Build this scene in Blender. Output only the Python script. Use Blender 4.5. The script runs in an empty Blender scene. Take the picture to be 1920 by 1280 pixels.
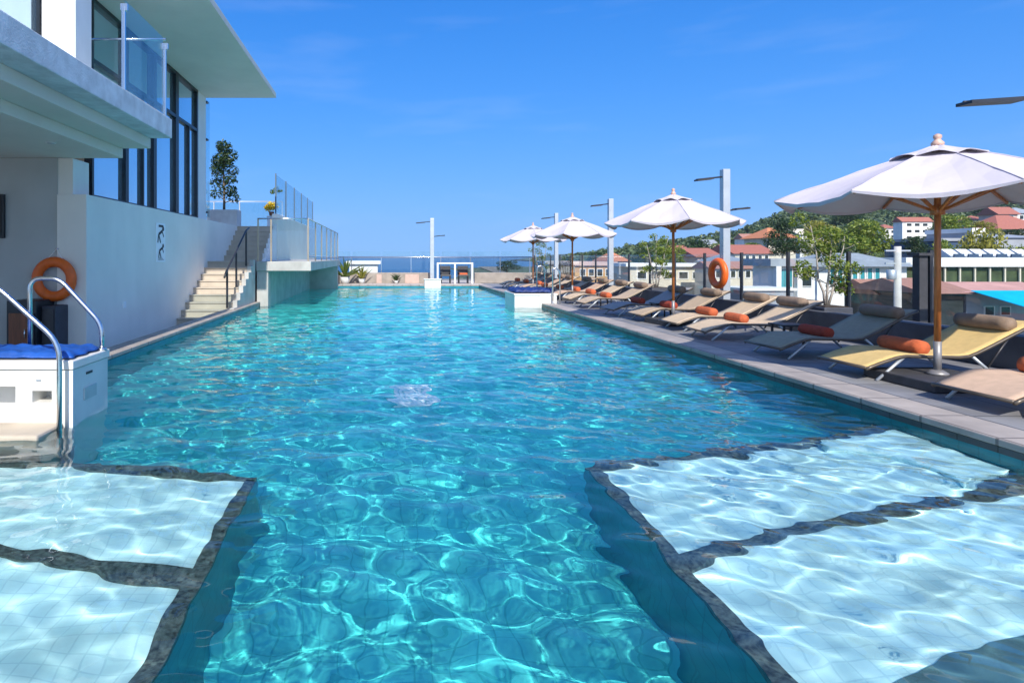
import bpy, math, random
import numpy as np
from mathutils import Vector
S = bpy.context.scene
C = S.collection
PI = math.pi
R = math.radians

# ---------------------------------------------------------------- camera, sky, sun, exposure
cam = bpy.data.cameras.new('camera'); co = bpy.data.objects.new('camera', cam); C.objects.link(co); S.camera = co
co.location = (0, 0, 1.3); co.rotation_euler = (PI/2, 0, 0)
cam.sensor_width = 36; cam.lens = 36*1100/1920
cam.shift_x = (960-722)/1920; cam.shift_y = -(640-482)/1920
cam.clip_start = .05; cam.clip_end = 60000
EL = math.atan(1/1.15)                      # sun height; it stands straight behind the camera
W = bpy.data.worlds.new('World'); S.world = W; W.use_nodes = True
wn = W.node_tree; wl = wn.links
sky = wn.nodes.new('ShaderNodeTexSky'); sky.sky_type = 'NISHITA'; sky.sun_disc = False
sky.sun_elevation = EL; sky.sun_rotation = PI; sky.altitude = 0; sky.air_density = 1.0; sky.dust_density = 0.0; sky.ozone_density = 4.0
hs = wn.nodes.new('ShaderNodeHueSaturation'); hs.inputs['Saturation'].default_value = 1.3
tint = wn.nodes.new('ShaderNodeMix'); tint.data_type = 'RGBA'; tint.blend_type = 'MULTIPLY'; tint.inputs[0].default_value = 1
tint.inputs[7].default_value = (.86, .98, 1.25, 1)
wl.new(sky.outputs[0], hs.inputs['Color']); wl.new(hs.outputs[0], tint.inputs[6])
def vm(op, a, b):
    n_ = wn.nodes.new('ShaderNodeVectorMath'); n_.operation = op
    for i_, q in enumerate((a, b)):
        if isinstance(q, tuple): n_.inputs[i_].default_value = q
        else: wl.new(q, n_.inputs[i_])
    return n_.outputs[0]
raw = tint.outputs[2]                       # soft shoulder: keeps the sky blue right down to the horizon
soft = vm('MULTIPLY', vm('DIVIDE', raw, vm('ADD', vm('DIVIDE', raw, (2.4, 3.0, 4.5)), (1, 1, 1))), (1.0, 1.72, 2.45))
# unseen glow round the sun, added to lift shaded walls; faint high cloud streaks
wtc = wn.nodes.new('ShaderNodeTexCoord'); sdir = (0, -math.cos(EL), math.sin(EL))
dt = wn.nodes.new('ShaderNodeVectorMath'); dt.operation = 'DOT_PRODUCT'; wl.new(wtc.outputs['Generated'], dt.inputs[0]); dt.inputs[1].default_value = sdir
mxm = wn.nodes.new('ShaderNodeMath'); mxm.operation = 'MAXIMUM'; wl.new(dt.outputs['Value'], mxm.inputs[0]); mxm.inputs[1].default_value = 0
pw = wn.nodes.new('ShaderNodeMath'); pw.operation = 'POWER'; wl.new(mxm.outputs[0], pw.inputs[0]); pw.inputs[1].default_value = 1.5
sun_fill = wn.nodes.new('ShaderNodeCombineXYZ')
for i_ in range(3): wl.new(pw.outputs[0], sun_fill.inputs[i_])
wmp = wn.nodes.new('ShaderNodeMapping'); wmp.inputs['Scale'].default_value = (2.2, 2.2, 13); wmp.inputs['Location'].default_value = (.3, .1, 0); wl.new(wtc.outputs['Generated'], wmp.inputs[0])
wnz = wn.nodes.new('ShaderNodeTexNoise'); wnz.inputs['Scale'].default_value = 1.6; wnz.inputs['Detail'].default_value = 6; wnz.inputs['Roughness'].default_value = .55; wl.new(wmp.outputs[0], wnz.inputs['Vector'])
wmr = wn.nodes.new('ShaderNodeMapRange'); wmr.inputs[1].default_value = .52; wmr.inputs[2].default_value = .78; wmr.inputs[3].default_value = 0; wmr.inputs[4].default_value = .10; wl.new(wnz.outputs[0], wmr.inputs[0])
wmx = wn.nodes.new('ShaderNodeMix'); wmx.data_type = 'RGBA'; wl.new(wmr.outputs[0], wmx.inputs[0]); wl.new(vm('ADD', soft, vm('MULTIPLY', sun_fill.outputs[0], (3.4, 3.3, 2.9))), wmx.inputs[6]); wmx.inputs[7].default_value = (5.5, 6.2, 7.5, 1)
wl.new(wmx.outputs[2], wn.nodes['Background'].inputs[0]); wn.nodes['Background'].inputs[1].default_value = .12
sl = bpy.data.lights.new('sun', 'SUN'); so = bpy.data.objects.new('sun', sl); C.objects.link(so)
sl.energy = 5.0; sl.angle = R(.5); sl.color = (1, .94, .85); so.location = (0, -30, 40)
so.rotation_euler = (PI/2-EL, 0, R(2)); sl.cycles.is_caustics_light = True
S.view_settings.view_transform = 'Standard'; S.view_settings.look = 'None'; S.view_settings.exposure = .3; S.view_settings.gamma = 1
S.cycles.use_denoising = True
S.cycles.max_bounces = 14; S.cycles.transmission_bounces = 12; S.cycles.transparent_max_bounces = 24; S.cycles.glossy_bounces = 6; S.cycles.diffuse_bounces = 5
S.cycles.sample_clamp_indirect = 8

# ---------------------------------------------------------------- helpers
def tag(o, label=None, cat=None, group=None, kind=None):
    if label: o['label'] = label
    if cat: o['category'] = cat
    if group: o['group'] = group
    if kind: o['kind'] = kind
    return o
BASE = {}
def thing(name, label, cat, loc=(0, 0, 0), group=None):
    o = bpy.data.objects.new(name, None); C.objects.link(o); o.location = loc; o.empty_display_size = .1
    BASE[o.name] = Vector(loc)
    return tag(o, label, cat, group)
def copy_tree(o, parent=None):
    c = o.copy(); C.objects.link(c)
    if parent: c.parent = parent
    for ch in list(o.children): copy_tree(ch, c)
    return c
class MB:
    def __init__(s): s.v = []; s.f = []; s.sm = []
    def add(s, vs, fs, smooth=False):
        b = len(s.v); s.v += [tuple(p) for p in vs]; s.f += [tuple(i+b for i in f) for f in fs]; s.sm += [smooth]*len(fs); return s
    def box(s, a, b):
        (x0, y0, z0), (x1, y1, z1) = a, b
        return s.add([(x0,y0,z0),(x1,y0,z0),(x1,y1,z0),(x0,y1,z0),(x0,y0,z1),(x1,y0,z1),(x1,y1,z1),(x0,y1,z1)],
                     [(0,3,2,1),(4,5,6,7),(0,1,5,4),(1,2,6,5),(2,3,7,6),(3,0,4,7)])
    def prism(s, poly, z0, z1):                       # poly counter-clockwise in plan
        n = len(poly)
        return s.add([(x,y,z0) for x,y in poly]+[(x,y,z1) for x,y in poly],
                     [tuple(range(n-1,-1,-1)), tuple(range(n,2*n))]+[(i,(i+1)%n,n+(i+1)%n,n+i) for i in range(n)])
    def extr(s, prof, axis, a, b):                    # profile in the plane across an axis, run along it
        n = len(prof)
        mk = (lambda p, t: (t, p[0], p[1])) if axis == 'x' else (lambda p, t: (p[0], t, p[1]))
        return s.add([mk(p,a) for p in prof]+[mk(p,b) for p in prof],
                     [tuple(range(n)), tuple(range(2*n-1,n-1,-1))]+[(i,n+i,n+(i+1)%n,(i+1)%n) for i in range(n)])
    def tube(s, pts, r, n=10, caps=True):
        pts = [Vector(p) for p in pts]; m = len(pts)
        rr = r if isinstance(r, (list, tuple)) else [r]*m
        vs = []; up = None
        for i in range(m):
            t = (pts[min(i+1,m-1)]-pts[max(i-1,0)]).normalized()
            if up is None: up = Vector((0,0,1)) if abs(t.z) < .9 else Vector((1,0,0))
            a = t.cross(up).normalized(); b = a.cross(t).normalized(); up = b
            for k in range(n):
                an = 2*PI*k/n; vs.append(pts[i]+(a*math.cos(an)+b*math.sin(an))*rr[i])
        fs = [(i*n+k, i*n+(k+1)%n, (i+1)*n+(k+1)%n, (i+1)*n+k) for i in range(m-1) for k in range(n)]
        if caps: fs += [tuple(range(n-1,-1,-1)), tuple(range((m-1)*n, m*n))]
        return s.add(vs, fs, True)
    def bar(s, p, q, w, h=None):                      # square bar between two points
        p, q = Vector(p), Vector(q); h = h or w; t = (q-p).normalized()
        up = Vector((0,0,1)) if abs(t.z) < .95 else Vector((0,1,0))
        a = t.cross(up).normalized()*w/2; b = a.cross(t).normalized()*h/2
        vs = [p-a-b,p+a-b,p+a+b,p-a+b,q-a-b,q+a-b,q+a+b,q-a+b]
        return s.add(vs, [(0,3,2,1),(4,5,6,7),(0,1,5,4),(1,2,6,5),(2,3,7,6),(3,0,4,7)])
    def lathe(s, prof, c=(0,0,0), n=20, smooth=True):
        m = len(prof)
        vs = [(c[0]+r*math.cos(2*PI*k/n), c[1]+r*math.sin(2*PI*k/n), c[2]+z) for r, z in prof for k in range(n)]
        fs = [(i*n+k, i*n+(k+1)%n, (i+1)*n+(k+1)%n, (i+1)*n+k) for i in range(m-1) for k in range(n)]
        fs += [tuple(range(n-1,-1,-1)), tuple(range((m-1)*n, m*n))]
        return s.add(vs, fs, smooth)
    def torus(s, c, R_, r, axis='y', n=40, m=14):
        vs = []
        for i in range(n):
            a = 2*PI*i/n
            for j in range(m):
                b = 2*PI*j/m; q = R_+r*math.cos(b); u, w, d = q*math.cos(a), q*math.sin(a), r*math.sin(b)*.8
                vs.append((c[0]+u, c[1]+d, c[2]+w) if axis == 'y' else (c[0]+d, c[1]+u, c[2]+w))
        return s.add(vs, [(i*m+j, ((i+1)%n)*m+j, ((i+1)%n)*m+(j+1)%m, i*m+(j+1)%m) for i in range(n) for j in range(m)], True)
    def build(s, name, m, parent=None, bevel=0, solid=0):
        off = BASE.get(parent.name, Vector((0,0,0))) if parent else Vector((0,0,0))
        me = bpy.data.meshes.new(name); me.from_pydata([tuple(Vector(p)-off) for p in s.v], [], s.f); me.materials.append(m)
        me.polygons.foreach_set('use_smooth', s.sm); me.update()
        o = bpy.data.objects.new(name, me); C.objects.link(o)
        if parent: o.parent = parent; BASE[o.name] = off
        else: BASE[o.name] = Vector((0,0,0))
        if solid:
            d = o.modifiers.new('thickness', 'SOLIDIFY'); d.thickness = solid; d.offset = 0
        if bevel:
            d = o.modifiers.new('edge', 'BEVEL'); d.width = bevel; d.segments = 2; d.limit_method = 'ANGLE'; d.angle_limit = R(40)
        return o
def grid_mesh(name, V, m, parent=None, smooth=True):
    ny, nx = V.shape[:2]; off = BASE.get(parent.name, Vector((0,0,0))) if parent else Vector((0,0,0))
    v = (V.reshape(-1,3)-np.array(off)).astype(np.float32)
    i = np.arange(nx*ny).reshape(ny, nx); f = np.stack([i[:-1,:-1], i[:-1,1:], i[1:,1:], i[1:,:-1]], -1).reshape(-1,4)
    return quads(name, v, f, m, parent, smooth)
def quads(name, v, f, m, parent=None, smooth=False):
    me = bpy.data.meshes.new(name); me.vertices.add(len(v)); me.vertices.foreach_set('co', np.ascontiguousarray(v, np.float32).ravel())
    me.loops.add(f.size); me.loops.foreach_set('vertex_index', f.astype(np.int32).ravel())
    me.polygons.add(len(f)); me.polygons.foreach_set('loop_start', np.arange(0, f.size, 4, dtype=np.int32))
    me.polygons.foreach_set('use_smooth', np.full(len(f), smooth)); me.update(); me.validate(); me.materials.append(m)
    o = bpy.data.objects.new(name, me); C.objects.link(o)
    if parent: o.parent = parent
    BASE[o.name] = BASE.get(parent.name, Vector((0,0,0))) if parent else Vector((0,0,0))
    return o
def leaf_quads(rng, P, size, up=.6, slim=.5):
    n = len(P); N = rng.normal(size=(n,3)); N[:,2] += up*1.5; N /= np.linalg.norm(N, axis=1)[:,None]
    T = np.cross(N, rng.normal(size=(n,3))); T /= np.linalg.norm(T, axis=1)[:,None]; B = np.cross(N, T)
    s = (size*rng.uniform(.6, 1.35, n))[:,None]
    V = np.stack([P-T*s*.5, P+B*s*slim*.5-N*s*.08, P+T*s*.5, P-B*s*slim*.5-N*s*.08], 1)
    return V.reshape(-1,3), np.arange(4*n).reshape(n,4)
def clump_points(rng, centres, radii, n, squash=.8):
    k = rng.choice(len(centres), n, p=np.array(radii)**2/np.sum(np.array(radii)**2))
    d = rng.normal(size=(n,3)); d /= np.linalg.norm(d, axis=1)[:,None]
    r = np.array(radii)[k]*rng.uniform(.35, 1.08, n)**.6
    d[:,2] *= squash
    return np.array(centres)[k]+d*r[:,None]

# ---------------------------------------------------------------- materials
def nodes(m): return m.node_tree.nodes, m.node_tree.links
def pm(name, col, rough=.5, var=.12, scale=6, bump=0, metal=0, spec=.5, bscale=None, stretch=(1,1,1), detail=5):
    m = bpy.data.materials.new(name); m.use_nodes = True; N, L = nodes(m); b = N['Principled BSDF']
    b.inputs['Roughness'].default_value = rough; b.inputs['Metallic'].default_value = metal; b.inputs['Specular IOR Level'].default_value = spec
    tc = N.new('ShaderNodeTexCoord'); mp = N.new('ShaderNodeMapping'); mp.inputs['Scale'].default_value = stretch
    L.new(tc.outputs['Object'], mp.inputs[0])
    nz = N.new('ShaderNodeTexNoise'); nz.inputs['Scale'].default_value = scale; nz.inputs['Detail'].default_value = detail
    L.new(mp.outputs[0], nz.inputs['Vector'])
    mx = N.new('ShaderNodeMix'); mx.data_type = 'RGBA'
    mx.inputs[6].default_value = (*[max(0, c*(1-var)) for c in col], 1); mx.inputs[7].default_value = (*[min(1, c*(1+var)) for c in col], 1)
    rp = N.new('ShaderNodeMapRange'); rp.inputs[1].default_value = .3; rp.inputs[2].default_value = .7
    L.new(nz.outputs[0], rp.inputs[0]); L.new(rp.outputs[0], mx.inputs[0]); L.new(mx.outputs[2], b.inputs['Base Color'])
    if bump:
        n2 = N.new('ShaderNodeTexNoise'); n2.inputs['Scale'].default_value = bscale or scale*6; n2.inputs['Detail'].default_value = 4
        L.new(mp.outputs[0], n2.inputs['Vector'])
        bp = N.new('ShaderNodeBump'); bp.inputs['Strength'].default_value = bump; bp.inputs['Distance'].default_value = .02
        L.new(n2.outputs[0], bp.inputs['Height']); L.new(bp.outputs[0], b.inputs['Normal'])
    return m
def streaks(m, amt=.10, sc=(1.3,1.3,.35)):
    N, L = nodes(m); b = N['Principled BSDF']; src = b.inputs['Base Color'].links[0].from_socket
    g = N.new('ShaderNodeNewGeometry'); mp = N.new('ShaderNodeMapping'); mp.inputs['Scale'].default_value = sc; L.new(g.outputs['Position'], mp.inputs[0])
    nz = N.new('ShaderNodeTexNoise'); nz.inputs['Scale'].default_value = 1.5; nz.inputs['Detail'].default_value = 7; nz.inputs['Roughness'].default_value = .65; L.new(mp.outputs[0], nz.inputs['Vector'])
    r = N.new('ShaderNodeMapRange'); r.inputs[1].default_value = .42; r.inputs[2].default_value = .75; r.inputs[3].default_value = 1; r.inputs[4].default_value = 1-2*amt; L.new(nz.outputs[0], r.inputs[0])
    mx = N.new('ShaderNodeMix'); mx.data_type = 'RGBA'; mx.blend_type = 'MULTIPLY'; mx.inputs[0].default_value = 1
    L.new(src, mx.inputs[6]); L.new(r.outputs[0], mx.inputs[7]); L.new(mx.outputs[2], b.inputs['Base Color'])
def tiles(name, c1, c2, mortar, w, h, rough=.5, msize=.008, plane='xy', bump=.3, offset=0):
    m = bpy.data.materials.new(name); m.use_nodes = True; N, L = nodes(m); b = N['Principled BSDF']; b.inputs['Roughness'].default_value = rough
    g = N.new('ShaderNodeNewGeometry'); sp = N.new('ShaderNodeSeparateXYZ'); cb = N.new('ShaderNodeCombineXYZ'); L.new(g.outputs['Position'], sp.inputs[0])
    ax = {'x': 0, 'y': 1, 'z': 2}
    L.new(sp.outputs[ax[plane[0]]], cb.inputs[0]); L.new(sp.outputs[ax[plane[1]]], cb.inputs[1])
    br = N.new('ShaderNodeTexBrick'); br.offset = offset; br.squash = 1
    br.inputs['Color1'].default_value = (*c1, 1); br.inputs['Color2'].default_value = (*c2, 1); br.inputs['Mortar'].default_value = (*mortar, 1)
    br.inputs['Scale'].default_value = 1; br.inputs['Mortar Size'].default_value = msize; br.inputs['Mortar Smooth'].default_value = .1
    br.inputs['Brick Width'].default_value = w; br.inputs['Row Height'].default_value = h; br.inputs['Bias'].default_value = 0
    L.new(cb.outputs[0], br.inputs['Vector'])
    nz = N.new('ShaderNodeTexNoise'); nz.inputs['Scale'].default_value = 3; nz.inputs['Detail'].default_value = 8; L.new(g.outputs['Position'], nz.inputs['Vector'])
    rp = N.new('ShaderNodeMapRange'); rp.inputs[1].default_value = .3; rp.inputs[2].default_value = .7; rp.inputs[3].default_value = .8; rp.inputs[4].default_value = 1.18
    L.new(nz.outputs[0], rp.inputs[0])
    mx = N.new('ShaderNodeMix'); mx.data_type = 'RGBA'; mx.blend_type = 'MULTIPLY'; mx.inputs[0].default_value = 1
    L.new(br.outputs['Color'], mx.inputs[6]); L.new(rp.outputs[0], mx.inputs[7]); L.new(mx.outputs[2], b.inputs['Base Color'])
    if bump:
        bp = N.new('ShaderNodeBump'); bp.inputs['Strength'].default_value = bump; bp.inputs['Distance'].default_value = .004; bp.invert = True
        L.new(br.outputs['Fac'], bp.inputs['Height']); L.new(bp.outputs[0], b.inputs['Normal'])
    return m
def leaf_mat(name, a, b_, trans=.35, rough=.45):
    m = bpy.data.materials.new(name); m.use_nodes = True; N, L = nodes(m); b = N['Principled BSDF']; b.inputs['Roughness'].default_value = rough
    g = N.new('ShaderNodeNewGeometry'); mx = N.new('ShaderNodeMix'); mx.data_type = 'RGBA'
    mx.inputs[6].default_value = (*a, 1); mx.inputs[7].default_value = (*b_, 1)
    L.new(g.outputs['Random Per Island'], mx.inputs[0]); L.new(mx.outputs[2], b.inputs['Base Color'])
    t = N.new('ShaderNodeBsdfTranslucent'); L.new(mx.outputs[2], t.inputs[0]); ms = N.new('ShaderNodeMixShader'); ms.inputs[0].default_value = trans
    L.new(b.outputs[0], ms.inputs[1]); L.new(t.outputs[0], ms.inputs[2]); L.new(ms.outputs[0], N['Material Output'].inputs[0])
    return m
def pane_mat(name, tintc, ior=1.5, rough=0):
    m = bpy.data.materials.new(name); m.use_nodes = True; N, L = nodes(m); N.remove(N['Principled BSDF'])
    t = N.new('ShaderNodeBsdfTransparent'); t.inputs[0].default_value = (*tintc, 1); g = N.new('ShaderNodeBsdfGlossy'); g.inputs['Roughness'].default_value = rough
    fr = N.new('ShaderNodeFresnel'); ge = N.new('ShaderNodeNewGeometry'); mr = N.new('ShaderNodeMapRange')
    mr.inputs[3].default_value = ior; mr.inputs[4].default_value = 1/ior; L.new(ge.outputs['Backfacing'], mr.inputs[0]); L.new(mr.outputs[0], fr.inputs[0]); ms = N.new('ShaderNodeMixShader')
    L.new(fr.outputs[0], ms.inputs[0]); L.new(t.outputs[0], ms.inputs[1]); L.new(g.outputs[0], ms.inputs[2]); L.new(ms.outputs[0], N['Material Output'].inputs[0])
    return m
M = dict(
    white=pm('white_plaster', (.78,.80,.80), .7, .05, 1.5, .08, bscale=60),
    wallpaint=pm('painted_wall', (.86,.82,.73), .65, .06, .9, .06, bscale=40),
    shadepaint=pm('shade_toned_wall', (.46,.48,.46), .7, .07, 1.2, .06, bscale=40),  # same wall paint, darkened for the deeper shade of the recess
    soffit=pm('soffit_plaster', (.72,.67,.60), .75, .05, .8, .05, bscale=30),
    slab=pm('rendered_concrete_edge', (.62,.66,.70), .75, .16, 5, .35, bscale=45),
    concrete=pm('light_concrete', (.46,.45,.42), .8, .14, 2.5, .25, bscale=50),
    stepstone=pm('stair_stone', (.50,.43,.34), .7, .12, 3, .15, bscale=50),
    darkframe=pm('dark_window_frame', (.012,.018,.024), .35, .2, 8),
    steel=pm('brushed_steel', (.66,.67,.68), .22, .08, 20, 0, 1, stretch=(1,1,.1)),
    greymetal=pm('grey_galvanised_metal', (.50,.53,.55), .42, .08, 6, 0, .5),
    brass=pm('warm_anodised_metal', (.55,.45,.32), .35, .1, 8, 0, .7),
    darkmetal=pm('dark_painted_metal', (.03,.03,.035), .4, .2, 8),
    pvc=pm('white_fibreglass', (.70,.69,.65), .35, .09, 2.2, .04),
    cover=pm('blue_cover', (.008,.075,.34), .55, .25, 5, .25, bscale=30),
    orange=pm('orange_ring_plastic', (.80,.135,.014), .45, .12, 9, .08, bscale=40),
    wood=pm('varnished_wood', (.42,.14,.035), .35, .3, 12, .05, stretch=(6,6,.6)),
    palewood=pm('bleached_wood', (.55,.36,.28), .5, .2, 12),
    darkcover=pm('navy_cover', (.008,.03,.15), .6, .3, 5, .25, bscale=30),
    cabinetwood=pm('brown_wood_panel', (.20,.065,.025), .4, .3, 6, .05, stretch=(5,5,.5)),
    canvas=pm('white_canvas', (.60,.555,.60), .85, .05, 3, .12, bscale=12),
    towel=pm('orange_towel', (.56,.125,.045), .95, .15, 20, .6, bscale=160),
    redtowel=pm('dark_red_towel', (.36,.05,.025), .95, .15, 20, .6, bscale=160),
    pillow=pm('taupe_cushion', (.24,.17,.12), .9, .15, 10, .4, bscale=90),
    bluepost=pm('blue_grey_post', (.10,.15,.19), .4, .1, 6),
    bronze=pm('dark_bronze_tube', (.13,.105,.08), .38, .15, 10, 0, .5),
    shadewall=pm('charcoal_shade_wall', (.085,.088,.098), .65, .2, 4, .2),
    sleeve=pm('dull_grey_tube', (.26,.25,.25), .45, .12, 8, 0, .4),
    base=pm('dark_slab', (.045,.045,.05), .6, .2, 10, .15),
    darkdeck=tiles('dark_deck_tile', (.20,.20,.21), (.24,.24,.245), (.10,.10,.105), .6, .6, .55, .012),
    coping=tiles('granite_coping', (.34,.30,.265), (.40,.35,.31), (.17,.15,.135), .4, .6, .6, .012, plane='xy'),
    copingband=tiles('dark_coping_face', (.05,.055,.06), (.07,.075,.08), (.02,.02,.02), .3, .3, .4, .006, plane='yz'),
    fardeck=tiles('pale_paving', (.46,.40,.34), (.52,.45,.38), (.30,.26,.22), .6, .6, .7, .01),
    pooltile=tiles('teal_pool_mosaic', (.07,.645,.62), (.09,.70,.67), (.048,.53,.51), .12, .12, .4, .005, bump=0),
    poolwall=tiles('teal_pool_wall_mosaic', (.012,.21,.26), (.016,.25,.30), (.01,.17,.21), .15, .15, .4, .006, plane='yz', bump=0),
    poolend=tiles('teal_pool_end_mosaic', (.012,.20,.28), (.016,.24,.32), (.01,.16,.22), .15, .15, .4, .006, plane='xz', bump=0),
    shelf=tiles('white_pool_tile', (.48,.75,.76), (.53,.79,.80), (.42,.67,.70), .08, .08, .4, .004, bump=0),
    grate=pm('grey_green_grating', (.07,.16,.18), .5, .2, 8),
    trim=pm('speckled_mosaic_trim', (.055,.075,.07), .5, .85, 42, 0, detail=3),
    grass=leaf_mat('shrub_leaf', (.05,.10,.018), (.22,.28,.05)),
    dleaf=leaf_mat('dark_leaf', (.012,.035,.012), (.06,.11,.03)),
    yleaf=leaf_mat('yellow_green_leaf', (.14,.16,.02), (.44,.40,.07)),
    flower=leaf_mat('yellow_flower', (.65,.45,.01), (.80,.65,.05), .3),
    bleaf=leaf_mat('bright_leaf', (.06,.13,.015), (.30,.35,.05)),
    hleaf=leaf_mat('hill_leaf', (.045,.085,.035), (.17,.22,.08), .25),
    bark=pm('bark', (.16,.12,.085), .9, .3, 9, .5),
    palebark=pm('pale_bark', (.36,.32,.27), .9, .25, 9, .4),
    pot=pm('dark_planter', (.05,.055,.07), .6, .2, 6, .1),
    palepot=pm('pale_planter', (.55,.55,.53), .8, .1, 5, .2),
    soil=pm('soil', (.05,.035,.025), .95, .3, 12, .6),
    black=pm('black_print', (.012,.012,.016), .5, .2, 6),
    signwhite=pm('sign_board', (.93,.93,.93), .4, .03, 4),
)
def canvas_fix(m):
    N, L = nodes(m); t = N.new('ShaderNodeBsdfTranslucent'); t.inputs[0].default_value = (.62,.56,.52,1); ms = N.new('ShaderNodeMixShader'); ms.inputs[0].default_value = .12
    L.new(N['Principled BSDF'].outputs[0], ms.inputs[1]); L.new(t.outputs[0], ms.inputs[2]); L.new(ms.outputs[0], N['Material Output'].inputs[0])
canvas_fix(M['canvas'])
glassrail = pane_mat('rail_glass', (.955,.985,.985), 1.5)
for k_, a_ in (('wallpaint',.028),('slab',.09),('concrete',.08),('shadepaint',.03),('white',.03),('pvc',.05),('soffit',.03)): streaks(M[k_], a_)
screenglass = pane_mat('screen_glass', (.86,.945,.945), 1.55)
glassteal = pane_mat('balcony_glass', (.88,.95,.955), 1.75)
def facade_glass():
    m = pm('facade_glazing', (.52,.68,.78), .02, .08, .5, 0, .85)
    return m
fglass = facade_glass()

# ---------------------------------------------------------------- pool
WZ = -.12; XL, XR = -3.65, 4.40; YE = 27.4; YN = -1.0; FZ = -1.32
REC = []
def recv(o): o.cycles.is_caustics_receiver = True; return o
recv(tag(MB().box((XL-.5,YN-.3,FZ-.2),(XR+.5,YE+.3,FZ)).build('pool_floor', M['pooltile']), kind='structure'))
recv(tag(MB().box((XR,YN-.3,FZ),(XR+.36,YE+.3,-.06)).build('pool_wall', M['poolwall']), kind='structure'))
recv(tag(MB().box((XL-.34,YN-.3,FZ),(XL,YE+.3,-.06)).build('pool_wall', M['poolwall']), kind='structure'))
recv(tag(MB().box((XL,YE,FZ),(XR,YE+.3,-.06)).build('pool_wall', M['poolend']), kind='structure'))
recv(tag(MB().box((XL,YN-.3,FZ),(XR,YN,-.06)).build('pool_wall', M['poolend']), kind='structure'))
cop = MB(); band = MB()
cop.box((XR-.02,YN-.3,-.05),(XR+.37,YE+.32,.006)); band.box((XR-.012,YN,-.10),(XR-.004,YE,-.052))
tag(cop.build('coping', M['coping'], bevel=.01), kind='structure')
tag(MB().box((XL-.33,YN-.3,-.05),(XL+.02,YE+.32,.006)).build('coping', M['coping'], bevel=.01), kind='structure')
tag(MB().box((XL+.02,YE-.02,-.05),(XR-.02,YE+.32,.004)).build('coping', M['coping'], bevel=.01), kind='structure')
tag(band.build('coping_band', M['copingband']), kind='structure')
# shallow shelves under the water
SZ = -.50
lb = [(-3.65,YN+.01),(-.865,YN+.01),(-.905,4.20),(-1.7,4.29),(-2.9,4.47),(-3.65,4.60)]
rb = [(1.42,YN+.01),(4.40,YN+.01),(4.40,5.24),(3.46,4.88),(2.88,4.72),(2.1,4.54),(1.49,4.33)]
for poly, nm in ((lb, 'left'), (rb, 'right')):
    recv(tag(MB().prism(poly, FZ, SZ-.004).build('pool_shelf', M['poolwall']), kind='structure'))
    recv(tag(MB().prism(poly, SZ-.0039, SZ).build('shelf_tiling', M['shelf']), kind='structure'))
def strip(pts, w, z=SZ, h=.035, name='mosaic_trim'):
    # a low raised band of mosaic along a line on the shelf
    P = [Vector((x,y,0)) for x, y in pts]; L_, R_ = [], []
    for i, p in enumerate(P):
        t = (P[min(i+1,len(P)-1)]-P[max(i-1,0)]).normalized(); n = Vector((-t.y,t.x,0))*w/2
        L_.append(p+n); R_.append(p-n)
    poly = [(p.x,p.y) for p in R_]+[(p.x,p.y) for p in reversed(L_)]
    n = len(poly)//2; b = MB()
    for i in range(n-1):
        q = [R_[i], R_[i+1], L_[i+1], L_[i]]
        b.add([(p.x,p.y,z+.001) for p in q]+[(p.x,p.y,z+h) for p in q], [(4,5,6,7),(0,1,5,4),(2,3,7,6)]+([(3,0,4,7)] if i == 0 else [])+([(1,2,6,5)] if i == n-2 else []))
    return recv(tag(b.build(name, M['trim']), kind='structure'))
strip([(-.904,YN+.05),(-.944,4.12)], .085)
strip([(-.91,4.12),(-1.7,4.225),(-2.9,4.405),(-3.64,4.54)], .10)
strip([(-.96,2.91),(-2.2,3.15),(-3.64,3.42)], .12, h=.031)
strip([(1.459,YN+.05),(1.529,4.25)], .085)
strip([(1.49,4.262),(2.1,4.47),(2.88,4.65),(3.46,4.81),(4.39,5.17)], .10)
strip([(1.54,3.01),(2.22,3.30),(2.85,3.50),(3.48,3.66),(4.39,3.98)], .11, h=.031)
# raised moulded seat along the wall in the far shelf compartment
recv(tag(MB().prism([(4.39,4.08),(4.39,5.06),(3.5,4.74),(3.46,4.60),(3.72,4.55),(3.86,4.36),(3.9,4.1),(3.84,3.9),(4.0,3.94)], SZ+.001, SZ+.13).build('pool_seat', M['shelf'], bevel=.03), kind='structure'))
# dark slatted overflow grille near the right corner
g = thing('drain_grille', 'dark slatted drain grille on the white pool shelf in the near corner', 'grille', (2.7,1.95,SZ))
sl_ = MB()
for k in range(22):
    y = 1.25+k*.075
    sl_.bar((1.8+max(0,(y-2.1)*2.4),y-.25,SZ+.03),(4.36,y+.62,SZ+.03), .014, .03)
recv(sl_.build('slats', M['shelf'], g)); recv(MB().prism([(1.72,.9),(4.38,.9),(4.38,3.1),(2.69,2.47),(1.86,2.18)], SZ+.002, SZ+.012).build('backing', M['grate'], g))
# pale floor inlet
g = thing('floor_inlet', 'pale square water inlet cover on the deep pool floor', 'inlet', (.33,7.6,FZ))
recv(MB().box((.10,6.9,FZ+.002),(.58,7.7,FZ+.14)).build('cover_plate', M['signwhite'], g, bevel=.02))
ring = MB()
for k in range(5): ring.box((.17+k*.075,7.0,FZ+.141),(.20+k*.075,7.6,FZ+.147))
recv(ring.build('grate', M['shelf'], g))
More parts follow.
